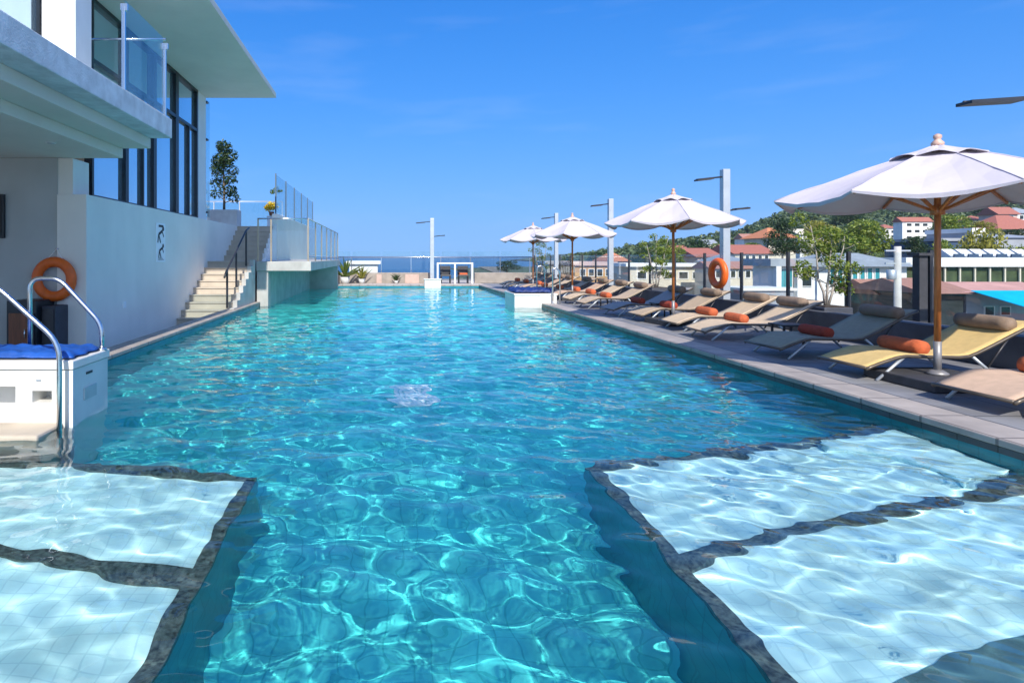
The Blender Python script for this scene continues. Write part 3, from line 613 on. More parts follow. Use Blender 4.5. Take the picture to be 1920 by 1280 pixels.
# ---------------------------------------------------------------- sun loungers, towels, headrests
def fabric(n, c): return pm(n, c, .85, .08, 14, .5, bscale=220)
FAB = dict(peach=fabric('peach_sling', (.62,.43,.30)), yellow=fabric('yellow_sling', (.70,.50,.20)), olive=fabric('shade_olive_sling', (.30,.29,.21)),  # olive and grey: the beige sling darkened for parasol shade
           sand=fabric('sand_sling', (.60,.46,.31)), grey=fabric('shade_grey_sling', (.30,.30,.30)), tan=fabric('tan_sling', (.50,.38,.26)))
PROF = [(0,.135),(.05,.158),(.18,.208),(.33,.258),(.42,.272),(.7,.266),(.98,.26),(1.08,.27),(1.17,.305),(1.35,.395),(1.53,.49),(1.70,.575),(1.81,.62)]
def make_lounger():
    o = thing('sun_lounger', 'sun lounger', 'sun lounger', (0,0,0), 'sun loungers along the pool deck')
    hw = .33; n = 9; V = np.array([[(x, -hw+2*hw*j/(n-1), z-.01*math.sin(PI*j/(n-1))) for j in range(n)] for x, z in PROF])
    s = grid_mesh('sling', V, FAB['sand'], o); d_ = s.modifiers.new('thickness','SOLIDIFY'); d_.thickness = .008
    fr = MB()
    for sy in (-1,1): fr.tube([(x,sy*(hw+.012),z-.012) for x, z in PROF], .017, 8)
    fr.tube([(0,-hw-.012,.138),(0,hw+.012,.138)], .016, 8); fr.tube([(1.81,-hw-.012,.608),(1.81,hw+.012,.608)], .016, 8); fr.tube([(.55,-hw,.255),(.55,hw,.255)], .014, 8); fr.tube([(1.15,-hw,.255),(1.15,hw,.255)], .014, 8)
    fr.build('frame', M['bronze'], o)
    for sy in (-1,1):
        MB().tube([(.42,sy*hw,.262),(.12,sy*hw,.004)], .016, 8).build('leg', M['greymetal'], o)
        MB().tube([(1.12,sy*hw,.258),(1.42,sy*hw,.004)], .016, 8).build('leg', M['greymetal'], o)
        MB().tube([(1.3,sy*hw*.93,.125),(1.56,sy*hw*.93,.49)], .011, 6).build('back_strut', M['darkmetal'], o)
    return o
L0 = make_lounger()
def roll(name, label, cat, group, x, y, z, r, ln, m, seed):
    rr = random.Random(seed); b = MB(); pts = []; rad = []
    for k in range(9):
        t = -1+2*k/8; pts.append((x+rr.uniform(-.004,.004), y+t*ln/2, z+r*.92)); rad.append(r*(.9 if k in (0,8) else 1-.03*abs(t)+rr.uniform(-.02,.02)))
    b.tube(pts, rad, 16)
    for s in (-1,1): b.lathe([(r*.5,-.004),(r*.5,.004)], (x,y+s*ln*.502,z+r*.9), 4) if False else None
    return tag(b.build(name, m), label, cat, group)
LY = [5.05,6.5,7.78,9.45,10.55,12.0,13.2,15.1,16.5,17.9,19.3,20.8,22.2,23.8,25.2]
lcol = ['peach','yellow','olive','sand','sand','tan','grey','tan','sand','peach','tan','sand','peach','tan','sand']
llab = ['peach sun lounger nearest the camera, cut by the frame edge', 'yellow sun lounger with taupe headrest beside the largest parasol', 'sun lounger toned olive grey for the shade of the largest parasol',
        'sand coloured sun lounger between the olive one and the second parasol', 'sand coloured sun lounger just in front of the second parasol pole', 'tan sun lounger just behind the second parasol pole',
        'sun lounger toned grey for the shade of the second parasol', 'tan sun lounger behind the grey shaded one', 'sand sun lounger beside the white box at the right pool edge',
        'peach sun lounger at the third parasol', 'tan sun lounger just beyond the third parasol', 'sand sun lounger midway between third and farthest parasol', 'peach sun lounger under the farthest parasol',
        'tan sun lounger just past the farthest parasol', 'farthest sand sun lounger at the end of the row']
sl_ = ['peach lounger nearest the camera','yellow lounger','olive grey lounger','sand lounger next to the olive one','sand lounger before the second parasol pole','tan lounger behind the second parasol pole',
       'grey shaded lounger','tan lounger behind the grey one','sand lounger beside the white box','peach lounger at the third parasol','tan lounger beyond the third parasol','sand lounger between the two farthest parasols',
       'peach lounger under the farthest parasol','tan lounger past the farthest parasol','farthest lounger of the row']
for i, y in enumerate(LY):
    o = L0 if i == 0 else copy_tree(L0); rz = random.uniform(-3.2,3.2); x0 = 5.02+random.uniform(-.07,.08); o.location = (x0,y,0); o.rotation_euler.z = R(rz); o['label'] = llab[i]
    for ch in o.children:
        if ch.name.startswith('sling'): ch.material_slots[0].link = 'OBJECT'; ch.material_slots[0].material = FAB[lcol[i]]
    short = sl_[i]
    red = i in (2,5,6)
    roll('rolled_towel', ('dark red' if red else 'orange')+' rolled towel on the '+short, 'towel', 'rolled towels on the loungers', x0+.72+random.uniform(-.03,.05), y+random.uniform(-.03,.03), .258, .078+random.uniform(-.006,.006), .46+random.uniform(0,.05), M['redtowel' if red else 'towel'], i)
    h = roll('headrest', 'taupe roll headrest on the '+short, 'headrest', 'roll headrests on the loungers', x0+1.585, y, .512, .08, .56, M['pillow'], 40+i)
# small dark tables and planters between the heads
for i, (y, w_) in enumerate(((8.6,'olive and sand loungers'),(12.55,'tan and grey loungers'),(15.8,'two loungers by the white pool edge box'))):
    t = thing('side_table', 'low dark side table between the '+w_, 'side table', (5.9,y,0), 'low dark side tables')
    MB().box((5.72,y-.17,.30),(6.08,y+.17,.325)).build('top', M['darkmetal'], t, bevel=.004)
    for sx in (-1,1):
        for sy in (-1,1): MB().bar((5.9+.14*sx,y+.13*sy,.002),(5.9+.14*sx,y+.13*sy,.30), .025).build('leg', M['darkmetal'], t)

# ---------------------------------------------------------------- lamp posts
def make_lamp():
    o = thing('lamp_post', 'lamp post', 'lamp post', (0,0,0), 'steel lamp posts on the deck')
    MB().box((-.075,-.075,.002),(.075,.075,3.18)).build('post', M['greymetal'], o, bevel=.008); MB().box((-.13,-.13,.001),(.13,.13,.02)).build('base_plate', M['greymetal'], o)
    a = MB().tube([(-.076,0,3.02),(-.62,0,2.96)], .018, 8).build('arm', M['darkmetal'], o); h = MB().extr([(-.62,2.93),(-.28,2.965),(-.28,3.005),(-.62,2.965)], 'y', -.09, .09).build('lamp_head', M['darkmetal'], o)
    MB().tube([(.076,0,2.30),(.5,0,2.36)], .018, 8).build('arm', M['darkmetal'], o); MB().extr([(.5,2.33),(.5,2.365),(.2,2.345),(.2,2.31)], 'y', -.08, .08).build('lamp_head', M['darkmetal'], o)
    return o
P0 = make_lamp()
for i, (x, y, lab) in enumerate(((7.3,12.6,'grey lamp post carrying the orange life ring'),(7.3,19.0,'grey lamp post behind the third parasol'),(7.35,25.2,'slim grey lamp post showing above the farthest parasol'),
                         (7.3,6.3,'lamp post of which only a dark arm reaches over the largest parasol'),(2.28,28.5,'pale lamp post alone at the far pool end against the sea'))):
    o = P0 if i == 0 else copy_tree(P0); o.location = (x,y,0); o['label'] = lab
    if i == 4: o.scale.x = 1.25
    if i == 3: o.scale.x = 1.75
lr = thing('life_ring', 'orange life ring hanging on the grey lamp post', 'life ring', (7.19,12.6,.95), 'orange life rings')
MB().torus((7.15,12.6,.95), .255, .08, 'x').build('ring', M['orange'], lr); MB().bar((7.17,12.6,1.2),(7.23,12.6,1.2), .03).build('hook', M['steel'], lr)

# ---------------------------------------------------------------- fences of glass, planters, trees on the deck
gf = thing('glass_fence', 'long clear glass fence with dark posts along the right deck edge', 'fence', (7.9,10,0))
yy = [1.0+1.5*k for k in range(21)]
for k, y in enumerate(yy):
    MB().bar((7.9,y,.002),(7.9,y,1.40), .05).build('post', M['darkmetal'], gf)
    if k < 20: MB().box((7.893,y+.05,.10),(7.905,y+1.45,1.37)).build('glass_panel', glassrail, gf)
ff = thing('far_glass_fence', 'glass fence with bright steel top rail across the far pool end', 'fence', (0,31.6,0))
for k in range(8): MB().bar((-3.4+1.6*k,31.6,.004),(-3.4+1.6*k,31.6,1.28), .045).build('post', M['steel'], ff)
for k in range(7): MB().box((-3.34+1.6*k,31.595,.1),(-1.86+1.6*k,31.607,1.60)).build('glass_panel', glassrail, ff)
MB().tube([(-3.5,31.6,1.30),(7.9,31.6,1.30)], .035, 10).build('top_rail', M['steel'], ff)
dp = thing('square_post', 'thick dark square post behind the largest parasol pole', 'post', (7.75,8.5,0)); MB().box((7.70,8.45,.002),(7.82,8.57,1.32)).build('shaft', M['base'], dp, bevel=.006); MB().box((7.66,8.41,1.321),(7.86,8.61,1.36)).build('cap', M['base'], dp)
lw = tag(MB().box((7.2,-3,.002),(7.45,27.5,.40)).build('shade_wall', M['shadewall'], bevel=.01), 'long low dark wall standing in for shade behind the lounger heads', 'wall')  # low dark wall added and raised to hold the shade under the backrests
rnd = random.Random(21)
def deck_tree(x, y, h, w, label, leaf, seed, n=520, potlab=''):
    p = thing('planter_pot', 'dark square planter '+potlab, 'planter', (x,y,0), 'dark deck planters')
    MB().box((x-.24,y-.24,.002),(x+.24,y+.24,.46)).build('pot', M['pot'], p, bevel=.015); MB().box((x-.2,y-.2,.461),(x+.2,y+.2,.475)).build('soil', M['soil'], p)
    t = thing('deck_tree', label, 'tree', (x,y,.47), 'slender potted trees on the deck'); rg = np.random.RandomState(seed); rn = random.Random(seed)
    tb = MB(); e = []
    for q in range(3): e += limb_tree(tb, (x+.05*(q-1),y+.03*q,.47), (x+w*.35*(q-1),y+rn.uniform(-.1,.1),h*rn.uniform(.82,1)), .022, 7, w*.36, rn, .1)
    tb.build('trunk', M['palebark'], t); P = clump_points(rg, [tuple(v) for v in e], [w*.15]*len(e), n*3); v, f = leaf_quads(rg, P, .062, .4); quads('crown', v-np.array((x,y,.47)), f, leaf, t)
deck_tree(7.55,10.0,2.0,1.0,'slender potted tree with sparse leaves behind the olive lounger', M['bleaf'], 3, 760, 'behind the olive lounger')
deck_tree(7.5,16.2,1.95,.8,'slender potted tree right of the second parasol seen beside its pole', M['bleaf'], 4, 520, 'beside the tree near the second parasol pole')
deck_tree(7.3,27.6,2.1,.9,'slender potted tree under the farthest parasol at the row end', M['grass'], 6, 420, 'at the end of the lounger row')

# ---------------------------------------------------------------- far pool end
tag(MB().box((-3.4,29.4,.003),(2.45,29.7,.52)).build('parapet_wall', M['fardeck'], bevel=.012), 'beige parapet wall left of the white gate frame', 'wall')
tag(MB().box((4.5,29.4,.003),(7.85,29.7,.52)).build('parapet_wall', M['fardeck'], bevel=.012), 'beige parapet wall right of the white gate frame', 'wall')
gt = thing('gate_frame', 'white metal frame of two open bays at the far pool end', 'frame', (3.4,28.8,0))
for x in (2.58,3.43,4.28): MB().box((x-.04,28.77,.004),(x+.04,28.83,.97)).build('upright', M['white'], gt)
MB().box((2.54,28.765,.971),(4.32,28.835,1.03)).build('top_bar', M['white'], gt)
for i, (x, lab) in enumerate(((3.0,'dark wicker chair in the first bay of the white frame'),(3.87,'dark wicker chair with an orange cushion in the second bay of the white frame'))):
    c = thing('wicker_chair', lab, 'chair', (x,29.05,0), 'dark wicker chairs')
    MB().box((x-.26,28.86,.36),(x+.26,29.3,.42)).build('seat', M['darkmetal'], c, bevel=.02); MB().box((x-.26,29.24,.421),(x+.26,29.3,.86)).build('backrest', M['base'], c, bevel=.02)
    for sx in (-1,1):
        MB().box((x+.22*sx-.03,28.88,.56),(x+.22*sx+.03,29.23,.60)).build('armrest', M['darkmetal'], c)
        for yy_ in (28.89,29.26): MB().bar((x+.22*sx,yy_,.004),(x+.22*sx,yy_,.36), .045).build('leg', M['darkmetal'], c)
    if i: MB().box((x-.2,28.9,.421),(x+.2,29.2,.52)).build('cushion', M['towel'], c, bevel=.03)
eb = thing('equipment_box', 'small white box at the foot of the far lamp post', 'box', (2.2,27.5,0)); MB().box((1.84,27.3,-.4),(2.6,27.72,.25)).build('body', M['pvc'], eb, bevel=.012); MB().box((1.81,27.27,.251),(2.63,27.75,.29)).build('lid', M['pvc'], eb, bevel=.008)
def agave(x, y, z, s, label, m, seed, n=26):
    a = thing('agave_plant', label, 'plant', (x,y,z), 'spiky plants by the far wall'); rn = random.Random(seed)
    MB().lathe([(.14*s,0),(.2*s,.26*s),(.17*s,.26*s)], (x,y,z+.002), 14).build('pot', M['palepot'], a); b = MB()
    for k in range(n):
        an = k*2.4; el = R(rn.uniform(25,85)); ln = s*rn.uniform(.6,1.0); d_ = Vector((math.cos(an)*math.cos(el),math.sin(an)*math.cos(el),math.sin(el))); sd = Vector((-math.sin(an),math.cos(an),0))*.045*s
        p = Vector((x,y,z+.26*s)); mid = p+d_*ln*.5; tip = p+d_*ln-Vector((0,0,.12*s)); b.add([p-sd*.6,p+sd*.6,mid+sd,tip,mid-sd], [(0,1,2,3,4)])
    b.build('leaves', m, a, solid=.01)
agave(-1.95,28.6,.002,1.25,'tall green spiky plant beside the terrace slab end', M['grass'], 1)
agave(-1.15,28.9,.002,.85,'low yellow green spiky plant before the beige parapet', M['yleaf'], 2)
agave(.55,29.0,.002,.5,'small dark spiky plant in the middle of the beige parapet', M['dleaf'], 3)
for i, (x, w_, lab) in enumerate(((-.3,.26,'narrow terracotta panel leaning on the beige parapet near the spiky plants'),(1.35,.7,'wide pinkish panel leaning on the beige parapet near the far lamp post'))):
    tag(MB().box((x-w_/2,29.33,.004),(x+w_/2,29.395,.44)).build('wall_panel', pm('pink_panel', (.50,.36,.30), .8, .12, 4), bevel=.008), lab, 'panel')

# ---------------------------------------------------------------- land, sea, hills
tag(MB().add([(-400,-200,-14),(1500,-200,-14),(1500,950,-14),(150,950,-14),(90,420,-14),(-400,330,-14)], [(0,1,2,3,4,5)]).build('ground', pm('town_ground', (.16,.15,.12), .9, .3, .05)), kind='structure')
sea = pm('sea_water', (.004,.06,.13), .3, .25, .004, .25, bscale=.12)
tag(MB().add([(-30000,150,-16),(30000,150,-16),(30000,40000,-16),(-30000,40000,-16)], [(0,1,2,3)]).build('sea', sea), kind='structure')
RX = [700,1040,1060,1150,1250,1320,1380,1430,1470,1520,1580,1660,1750,1840,1920,2100,2400]; RYp = [520,505,488,478,464,456,443,426,409,399,396,398,394,388,380,362,345]
YR = 620.
def ridge(X_): return 1.3+(482-np.interp(722+X_*1100/YR, RX, RYp))*YR/1100
def hill_h(X_, Y_):
    t = np.clip((Y_-150)/(YR-150), 0, 1); s = t*t*(3-2*t); b = ridge(X_*YR/np.maximum(Y_,60))*1.0+14.5
    h = -14.5+b*np.where(Y_ <= YR, s, np.clip(1-(Y_-YR)/900, .2, 1))
    return h+np.where(b > 6, 2.5*np.sin(X_*.031+1)*np.sin(Y_*.027)+1.5*np.sin(X_*.09)*np.sin(Y_*.07), 0)*s
gx, gy = np.meshgrid(np.linspace(30,1000,150), np.linspace(140,900,110))
tag(grid_mesh('hills', np.stack([gx,gy,hill_h(gx,gy)],-1), pm('hill_ground', (.045,.075,.035), .95, .3, .05)), kind='structure')
fx, fy = np.meshgrid(np.linspace(600,2600,90), np.linspace(2300,3000,16)); tt = np.clip(1-np.abs(fy-2650)/350, 0, 1)
pk = np.interp(722+fx*1100/2650, [950,1000,1050,1110,1170,1230,1330,1500,1800], [488,483,476,470,466,460,452,440,430])
tag(grid_mesh('far_hills', np.stack([fx,fy,-17+(17+1.3+(482-pk)*2650/1100)*tt**.7+3*np.sin(fx*.02)*tt],-1), pm('far_hill_ground', (.05,.085,.06), .95, .25, .01)), kind='structure')
n = 5200; hx = rng.uniform(60,900,n); hy = 175+rng.uniform(0,1,n)**1.1*480; keep = (hill_h(hx,hy) > -11) & (hx/hy < 1.35) & (hx/hy > .28); hx, hy = hx[keep], hy[keep]
hz = hill_h(hx,hy); P = []; S_ = []
for a, b_, c_ in zip(hx,hy,hz):
    r_ = rng.uniform(2.6,5.2); m_ = 26; d_ = rng.normal(size=(m_,3)); d_ /= np.linalg.norm(d_,axis=1)[:,None]; d_[:,2] = np.abs(d_[:,2])*.95-.15
    P.append(np.array((a,b_,c_+r_*.7))+d_*r_*rng.uniform(.65,1.05,m_)[:,None]); S_.append(np.full(m_, r_*.62))
P = np.concatenate(P); S_ = np.concatenate(S_); v, f = leaf_quads(rng, P, S_, .9, .8)
o = quads('hill_forest', v, f, M['hleaf']); tag(o, 'dense green forest covering the hills behind the town', 'forest', kind='stuff')

# ---------------------------------------------------------------- town trees
def PX(px, D): return (px-722)*D/1100
def PZ(py, D): return 1.3+(482-py)*D/1100
def make_town_tree(seed, m, leafn, squash):
    rn = random.Random(seed); rg = np.random.RandomState(seed); t = thing('town_tree', 'tree', 'tree', (0,0,0), 'trees among the town roofs')
    tb = MB(); e = limb_tree(tb, (0,0,0), (.0,0,1.45), .055, 9, .55, rn, .45); tb.build('trunk', M['bark'], t)
    cs = [tuple(v) for v in e]+[(0,0,1.6)]; P = clump_points(rg, cs, [rn.uniform(.2,.34) for _ in cs], leafn, squash); v, f = leaf_quads(rg, P, .075, .7, .6); quads('crown', v, f, m, t); return t
TT = [make_town_tree(1, M['bleaf'], 3600, .8), make_town_tree(2, M['dleaf'], 3000, .85), make_town_tree(3, M['yleaf'], 2200, .75)]
used = set()
# px centre, top, bottom of crown, width px, distance, variant, label
tl = [(1622,402,478,98,120,0,'big round bright green tree behind the grey pavilion roof'),(1782,396,448,72,130,0,'bright green tree just right of the largest parasol pole'),(1538,404,478,70,90,2,'yellowish tree between the orange roof and the big round tree'),
      (1468,402,470,60,150,1,'dark tree above the orange tiled roof'),(1475,446,478,70,85,1,'dark low tree below the orange tiled roof'),(1255,458,500,60,70,0,'light green tree right of the second parasol pole'),
      (1310,446,480,55,180,1,'dark tree behind the lamp post with the life ring'),(1355,452,482,45,140,0,'mid green tree behind the orange ring post'),(1205,470,492,50,170,1,'dark tree left of the second parasol pole'),
      (950,487,507,50,240,1,'dark tree by the sea left of the farthest parasol'),(1715,440,476,50,110,1,'dark green tree below the white block with red roof'),(1842,410,440,52,160,2,'yellow green tree between the red roofs'),
      (1900,428,446,48,150,1,'dark tree below the red roofed house at the frame edge'),(1722,556,586,45,28,0,'bright bush by the brown roofs behind the loungers'),(1800,556,590,40,30,1,'dark bush beside the blue awning'),
      (1120,470,494,46,190,1,'dark tree behind the orange wall'),(1410,452,476,50,160,0,'green tree left of the orange tiled roof'),(1590,392,420,60,260,1,'dark tree on the hill above the big round tree'),(1850,372,402,50,320,1,'dark tree on the hill top beside the largest parasol')]
for (px, y0, y1, w_, D, k, lab) in tl:
    o = TT[k] if k not in used else copy_tree(TT[k]); used.add(k)
    zt, zb = PZ(y0,D), PZ(y1,D); ch = zt-zb; ws_ = w_*D/1100/1.35; H = max(ch*1.7, zt-min(zb-1, zt-ch*1.7)); o.scale = (ws_, ws_, H/1.95); o.location = (PX(px,D), D, zt-H); o.rotation_euler.z = px*.37; o['label'] = lab

rt = random.Random(77)
for q in range(34):                                   # the grove that fills the gaps between the roofs
    px = rt.uniform(1170,1915); D = rt.uniform(70,210); y1 = 480+11.5*1100/D*rt.uniform(.12,.3); y0 = y1-rt.uniform(5.5,8.5)*1100/D*.8
    o = copy_tree(TT[rt.randrange(3)]); ch = (y1-y0)*D/1100; w_ = ch*rt.uniform(.8,1.2)/1.35; zt = PZ(y0,D); H = max(ch*1.7, zt+14-rt.uniform(0,3)); o.scale = (w_,w_,H/1.95)
    o.location = (PX(px,D), D, zt-H); o.rotation_euler.z = q; o['label'] = 'green tree in the grove between the town roofs'; o['group'] = 'grove trees between the roofs'
# ---------------------------------------------------------------- town buildings
TM = dict(cream=pm('cream_wall', (.62,.56,.44), .8, .1, .6), white=pm('white_wall', (.74,.73,.70), .8, .08, .6), pink=pm('pink_wall', (.60,.42,.36), .8, .1, .6), ochre=pm('ochre_wall', (.58,.34,.15), .8, .12, .5),
          grey=pm('grey_wall', (.30,.32,.35), .8, .12, .5), blue=pm('dark_blue_wall', (.04,.075,.14), .7, .15, .5), redtile=pm('red_tile', (.33,.12,.085), .8, .22, 2.5, stretch=(1,6,1)), orangetile=pm('orange_tile', (.52,.20,.09), .8, .2, 2.5, stretch=(1,6,1)),
          brown=pm('brown_corrugated', (.36,.18,.13), .7, .22, 3, stretch=(6,.3,1)), greyroof=pm('grey_roof', (.28,.31,.34), .6, .15, .8), dark=pm('dark_opening', (.02,.028,.03), .5, .3, 2), teal=pm('teal_curtain', (.03,.26,.30), .6, .3, 3, stretch=(4,1,.3)),
          tarp=pm('blue_tarpaulin', (.0,.40,.66), .45, .1, 1.5, .2), pinkroof=pm('pale_red_roof', (.58,.30,.25), .8, .15, 1), hedge=pm('planting', (.05,.07,.03), .9, .5, 1.5))
def block(name, lab, px0, px1, y0, y1, D, depth, wall, roof=None, rh=0, over=.3, wins=(), kind='gable', cat='building', base=None):
    x0, x1 = PX(px0,D), PX(px1,D); z1, z0 = PZ(y0,D), PZ(y1,D)
    b = thing(name, lab, cat, ((x0+x1)/2,D,z0)); zb = base if base is not None else max(-14, z0-12)
    MB().box((x0,D,zb),(x1,D+depth,z1)).build('wall', TM[wall], b)
    if roof:
        a, c = x0-over, x1+over; ya, yb = D-over, D+depth+over; ym = (ya+yb)/2; r_ = MB()
        if kind == 'flat': r_.box((a,ya,z1+.002),(c,yb,z1+rh))
        elif kind == 'hip':
            h = min((c-a)/2,(yb-ya)/2)*.9; r_.add([(a,ya,z1+.01),(c,ya,z1+.01),(c,yb,z1+.01),(a,yb,z1+.01),(a+h,ym,z1+rh),(c-h,ym,z1+rh)], [(0,1,5,4),(1,2,5),(2,3,4,5),(3,0,4),(0,3,2,1)])
        else: r_.add([(a,ya,z1+.01),(c,ya,z1+.01),(c,yb,z1+.01),(a,yb,z1+.01),(a,ym,z1+rh),(c,ym,z1+rh)], [(0,1,5,4),(2,3,4,5),(1,2,5),(3,0,4),(0,3,2,1)])
        r_.build('roof', TM[roof], b)
    for (wx0, wx1, wy0, wy1, wmname) in wins:
        X0, X1, Z1, Z0 = PX(wx0,D), PX(wx1,D), PZ(wy0,D), PZ(wy1,D); t = max(.03, D*.0012)
        fm = MB().box((X0-t,D-.06,Z0-t),(X0,D-.005,Z1+t)).box((X1,D-.06,Z0-t),(X1+t,D-.005,Z1+t)).box((X0,D-.06,Z1),(X1,D-.005,Z1+t)).box((X0,D-.06,Z0-t),(X1,D-.005,Z0))
        w_ = fm.build('window', TM['white'], b); MB().box((X0,D-.03,Z0),(X1,D-.006,Z1)).build('pane', TM[wmname], w_)
    return b
D_ = 'dark'
block('long_building', 'long cream building with pale roof edge behind the second parasol', 1178,1325,500,545,60,4,'cream','white',.35,.4,[(1195+26*k,1211+26*k,510,522,D_) for k in range(5)],'flat')
block('ochre_building', 'orange brown building with dark posts behind the third parasol', 1078,1152,498,530,75,12,'ochre','pink',.5,.3,[(1088+16*k,1097+16*k,505,517,D_) for k in range(4)],'flat')
gp = block('pavilion', 'white pavilion with grey roof and glazed corner behind the shaded lounger', 1449,1528,499,560,33,1.8,'white','greyroof',.42,.35,[(1458,1484,504,538,'teal'),(1500,1520,506,536,D_)],'flat')
for px in (1452,1491): MB().box((PX(px,33)-.14,32.62,-3),(PX(px,33)+.14,32.9,PZ(499,33)-.002)).build('column', TM['white'], gp)
tv = block('villa', 'villa with grey hipped roof and teal curtained windows', 1532,1700,500,552,40,4,'white','greyroof',.95,.5,[(1556+14*k,1564+14*k,503,531,'teal') for k in range(7)]+[(1668,1682,506,516,D_)],'hip')
lb_ = block('market_hall', 'long white roofed hall with an open dark gallery and row of skylights', 1700,1960,500,532,48,6,'hedge','white',.75,.4,[],'flat')
for k in range(8): MB().bar((PX(1712+28*k,48),47.85,-3),(PX(1712+28*k,48),47.85,PZ(500,48)), .12).build('column', TM['cream'], lb_)
for k in range(7):
    x = PX(1764+26*k,60); s_ = MB(); s_.extr([(58.2,PZ(484,60)+.1),(60,PZ(484,60)+.1),(60,PZ(470,60)),(59.4,PZ(470,60)+.15)], 'x', x-.55, x+.55); s_.build('skylight', TM['white'], lb_); MB().box((x-.5,58.05,PZ(484,60)-.05),(x+.5,58.18,PZ(476,60))).build('glazing', TM['blue'], lb_)
block('shed', 'brown corrugated roof shed below the villa', 1652,1738,552,580,30,2.4,'dark','brown',.75,.5)
block('shed', 'taller brown corrugated roof shed beside the blue awning', 1738,1806,550,588,27,4,'dark','brown',.65,.4)
sh = block('stall', 'market stall with pale red roof and bright blue tarpaulin awning', 1812,1990,548,600,27,4,'grey','pinkroof',.4,.3,[(1845,1862,575,590,D_),(1875,1892,575,590,D_)])
aw = MB(); X0, X1 = PX(1806,27), PX(1990,27); aw.add([(X0,26.65,PZ(545,26.65)),(X1,26.65,PZ(545,26.65)),(X1,25.0,PZ(574,25.0)),(X0+.55,25.0,PZ(574,25.0))], [(0,3,2,1)]); aw.build('awning', TM['tarp'], sh, solid=.03)
block('apartment_block', 'white apartment block with red roof and three rows of windows', 1692,1748,416,480,220,4,'white','redtile',1.9,.5,[(1700+15*i,1709+15*i,419+12*j,424+12*j,D_) for i in range(3) for j in range(3)])
block('warehouse', 'dark blue warehouse right of the largest parasol pole', 1752,1822,452,480,120,12,'blue','grey',.6,.3,[],'flat')
block('warehouse', 'pale grey block beside the dark blue warehouse', 1823,1844,436,480,118,10,'grey','white',.9,.2,[(1828,1838,441,446,D_)],'flat')
block('warehouse', 'wide grey shed at the frame edge above the white hall', 1866,1960,446,480,115,14,'grey','greyroof',.9,.4)
block('house', 'red roofed house above the grey shed at the frame edge', 1872,1958,430,452,190,12,'cream','redtile',5.0,1.2,[(1882+20*k,1890+20*k,433,440,D_) for k in range(4)],'hip')
block('house', 'small house with red roof high on the hill near the frame edge', 1872,1908,402,420,300,10,'pink','redtile',4.2,1,[(1880,1887,405,411,D_),(1894,1900,405,411,D_)],'gable')
block('house', 'white house with grey roof high on the hill', 1905,1945,400,420,310,12,'white','greyroof',3.5,1,[(1912,1919,404,411,D_)],'hip')
block('house', 'house with bright orange tiled roof among the trees', 1440,1492,446,462,180,12,'cream','orangetile',3.4,1,[(1450+14*k,1457+14*k,449,455,D_) for k in range(3)],'hip')
block('house', 'low house with long pale roof right of the orange tiled roof', 1500,1562,440,460,200,10,'white','cream',2.2,.8,[(1512+16*k,1520+16*k,444,450,D_) for k in range(3)],'gable')
block('terrace_house', 'pink walled house with red roof behind the lamp post with the life ring', 1308,1352,482,505,105,10,'pink','redtile',1.7,.5,[(1316+12*k,1322+12*k,485,491,D_) for k in range(3)],'gable')
block('terrace_house', 'long maroon roofed house right of the lamp post with the life ring', 1378,1452,476,500,115,10,'cream','redtile',1.9,.5,[(1386+12*k,1392+12*k,479,485,D_) for k in range(5)],'gable')
block('terrace_house', 'small white house low between the trees right of the orange ring', 1372,1408,492,520,62,7,'white','greyroof',.9,.3,[(1380,1386,498,505,D_),(1394,1400,498,505,D_)],'hip')
block('terrace_house', 'orange roofed house just right of the third parasol lamp post', 1150,1178,490,520,90,8,'pink','orangetile',1.5,.4,[(1158,1164,494,502,D_)],'hip')
block('hillside_house', 'small pink house with red roof low on the hill right of the second parasol', 1262,1290,470,486,260,8,'pink','redtile',2.4,.6,[(1267+9*q,1271+9*q,473,478,D_) for q in range(2)])
block('hillside_house', 'small cream house with grey roof low on the hill left of the orange ring', 1318,1345,458,474,290,8,'cream','greyroof',2.4,.6,[(1323+9*q,1327+9*q,461,466,D_) for q in range(2)])
block('hillside_house', 'small white house with brown roof on the hill between lamp post and orange roof', 1396,1424,448,466,280,8,'white','brown',2.6,.6,[(1401+9*q,1405+9*q,452,457,D_) for q in range(2)])
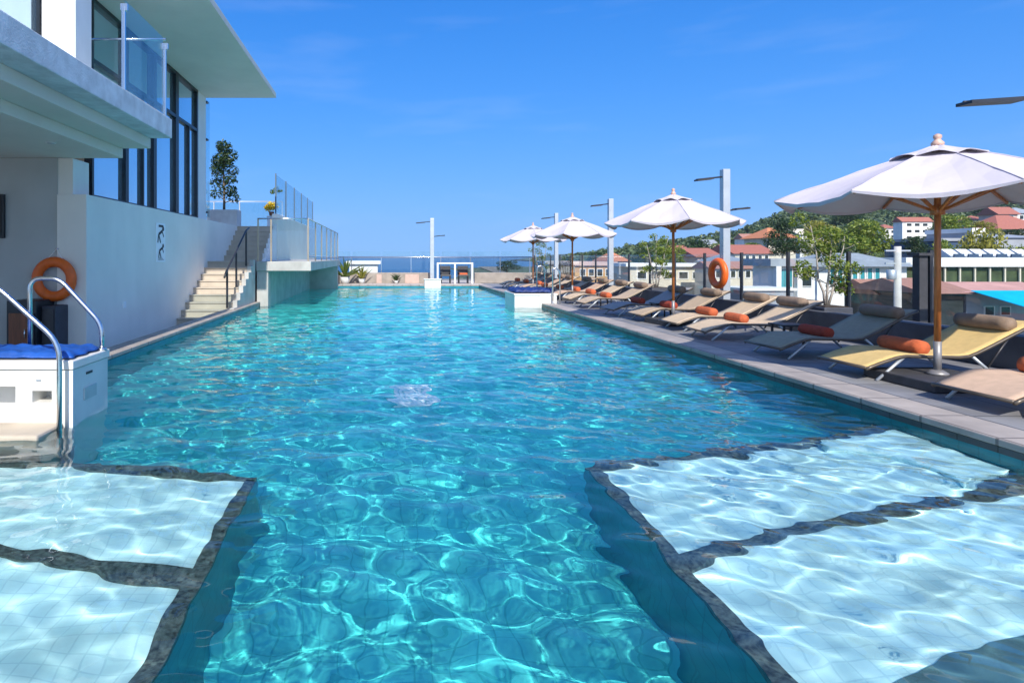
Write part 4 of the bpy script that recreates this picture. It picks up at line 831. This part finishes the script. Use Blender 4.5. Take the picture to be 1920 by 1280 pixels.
block('hillside_house', 'white two storey house on the hill just left of the apartment block', 1658,1682,428,452,300,8,'white','redtile',2.2,.6,[(1662+9*q,1666+9*q,432+9*w,437+9*w,D_) for q in range(2) for w in range(2)],'hip')
block('hillside_house', 'cream house with red roof on the hill right of the bright green tree', 1822,1852,412,430,330,10,'cream','redtile',2.6,.8,[(1828+9*q,1832+9*q,416,421,D_) for q in range(2)],'hip')
block('shop_row', 'long low cream shop row with brown roof behind the orange ring', 1334,1440,504,530,55,3,'cream','brown',.7,.3,[(1342+14*q,1350+14*q,508,520,D_) for q in range(7)])
block('beach_house', 'pale green flat roofed house by the sea behind the spiky plants', 655,708,495,520,60,8,'white','white',.3,.3,[],'flat')
en = thing('plant_enclosure', 'low grey enclosure with pale top edge just beyond the glass fence', 'enclosure', (9.0,14.2,0))
MB().box((8.55,14.0,.002),(9.75,15.0,.50)).build('body', TM['grey'], en); MB().box((8.5,13.95,.501),(9.8,15.05,.56)).build('top', TM['white'], en)
up_ = thing('utility_pole', 'pale concrete utility pole with crossarms behind the loungers', 'utility pole', (PX(1683,26),26,-14))
MB().tube([(PX(1683,26),26,-14),(PX(1683,26),26,PZ(462,26))], [.19,.13], 12).build('pole', M['concrete'], up_)
for z in (PZ(470,26),PZ(494,26)): MB().bar((PX(1683,26)-.55,26,z),(PX(1683,26)+.55,26,z), .07).build('crossarm', M['greymetal'], up_)
MB().lathe([(.16,0),(.18,.05),(.18,.4),(.14,.44)], (PX(1683,26)-.36,25.9,PZ(524,26)), 14).build('transformer', M['greymetal'], up_)

# ---------------------------------------------------------------- sea air
hz_ = bpy.data.materials.new('haze'); hz_.use_nodes = True; N, L = nodes(hz_); N.remove(N['Principled BSDF'])
pv = N.new('ShaderNodeVolumePrincipled'); pv.inputs['Density'].default_value = .00009; pv.inputs['Color'].default_value = (.72,.84,1,1); pv.inputs['Anisotropy'].default_value = .2
L.new(pv.outputs[0], N['Material Output'].inputs['Volume'])
tag(MB().box((-1200,-220,-17.5),(2700,3100,160)).build('haze', hz_), kind='stuff')
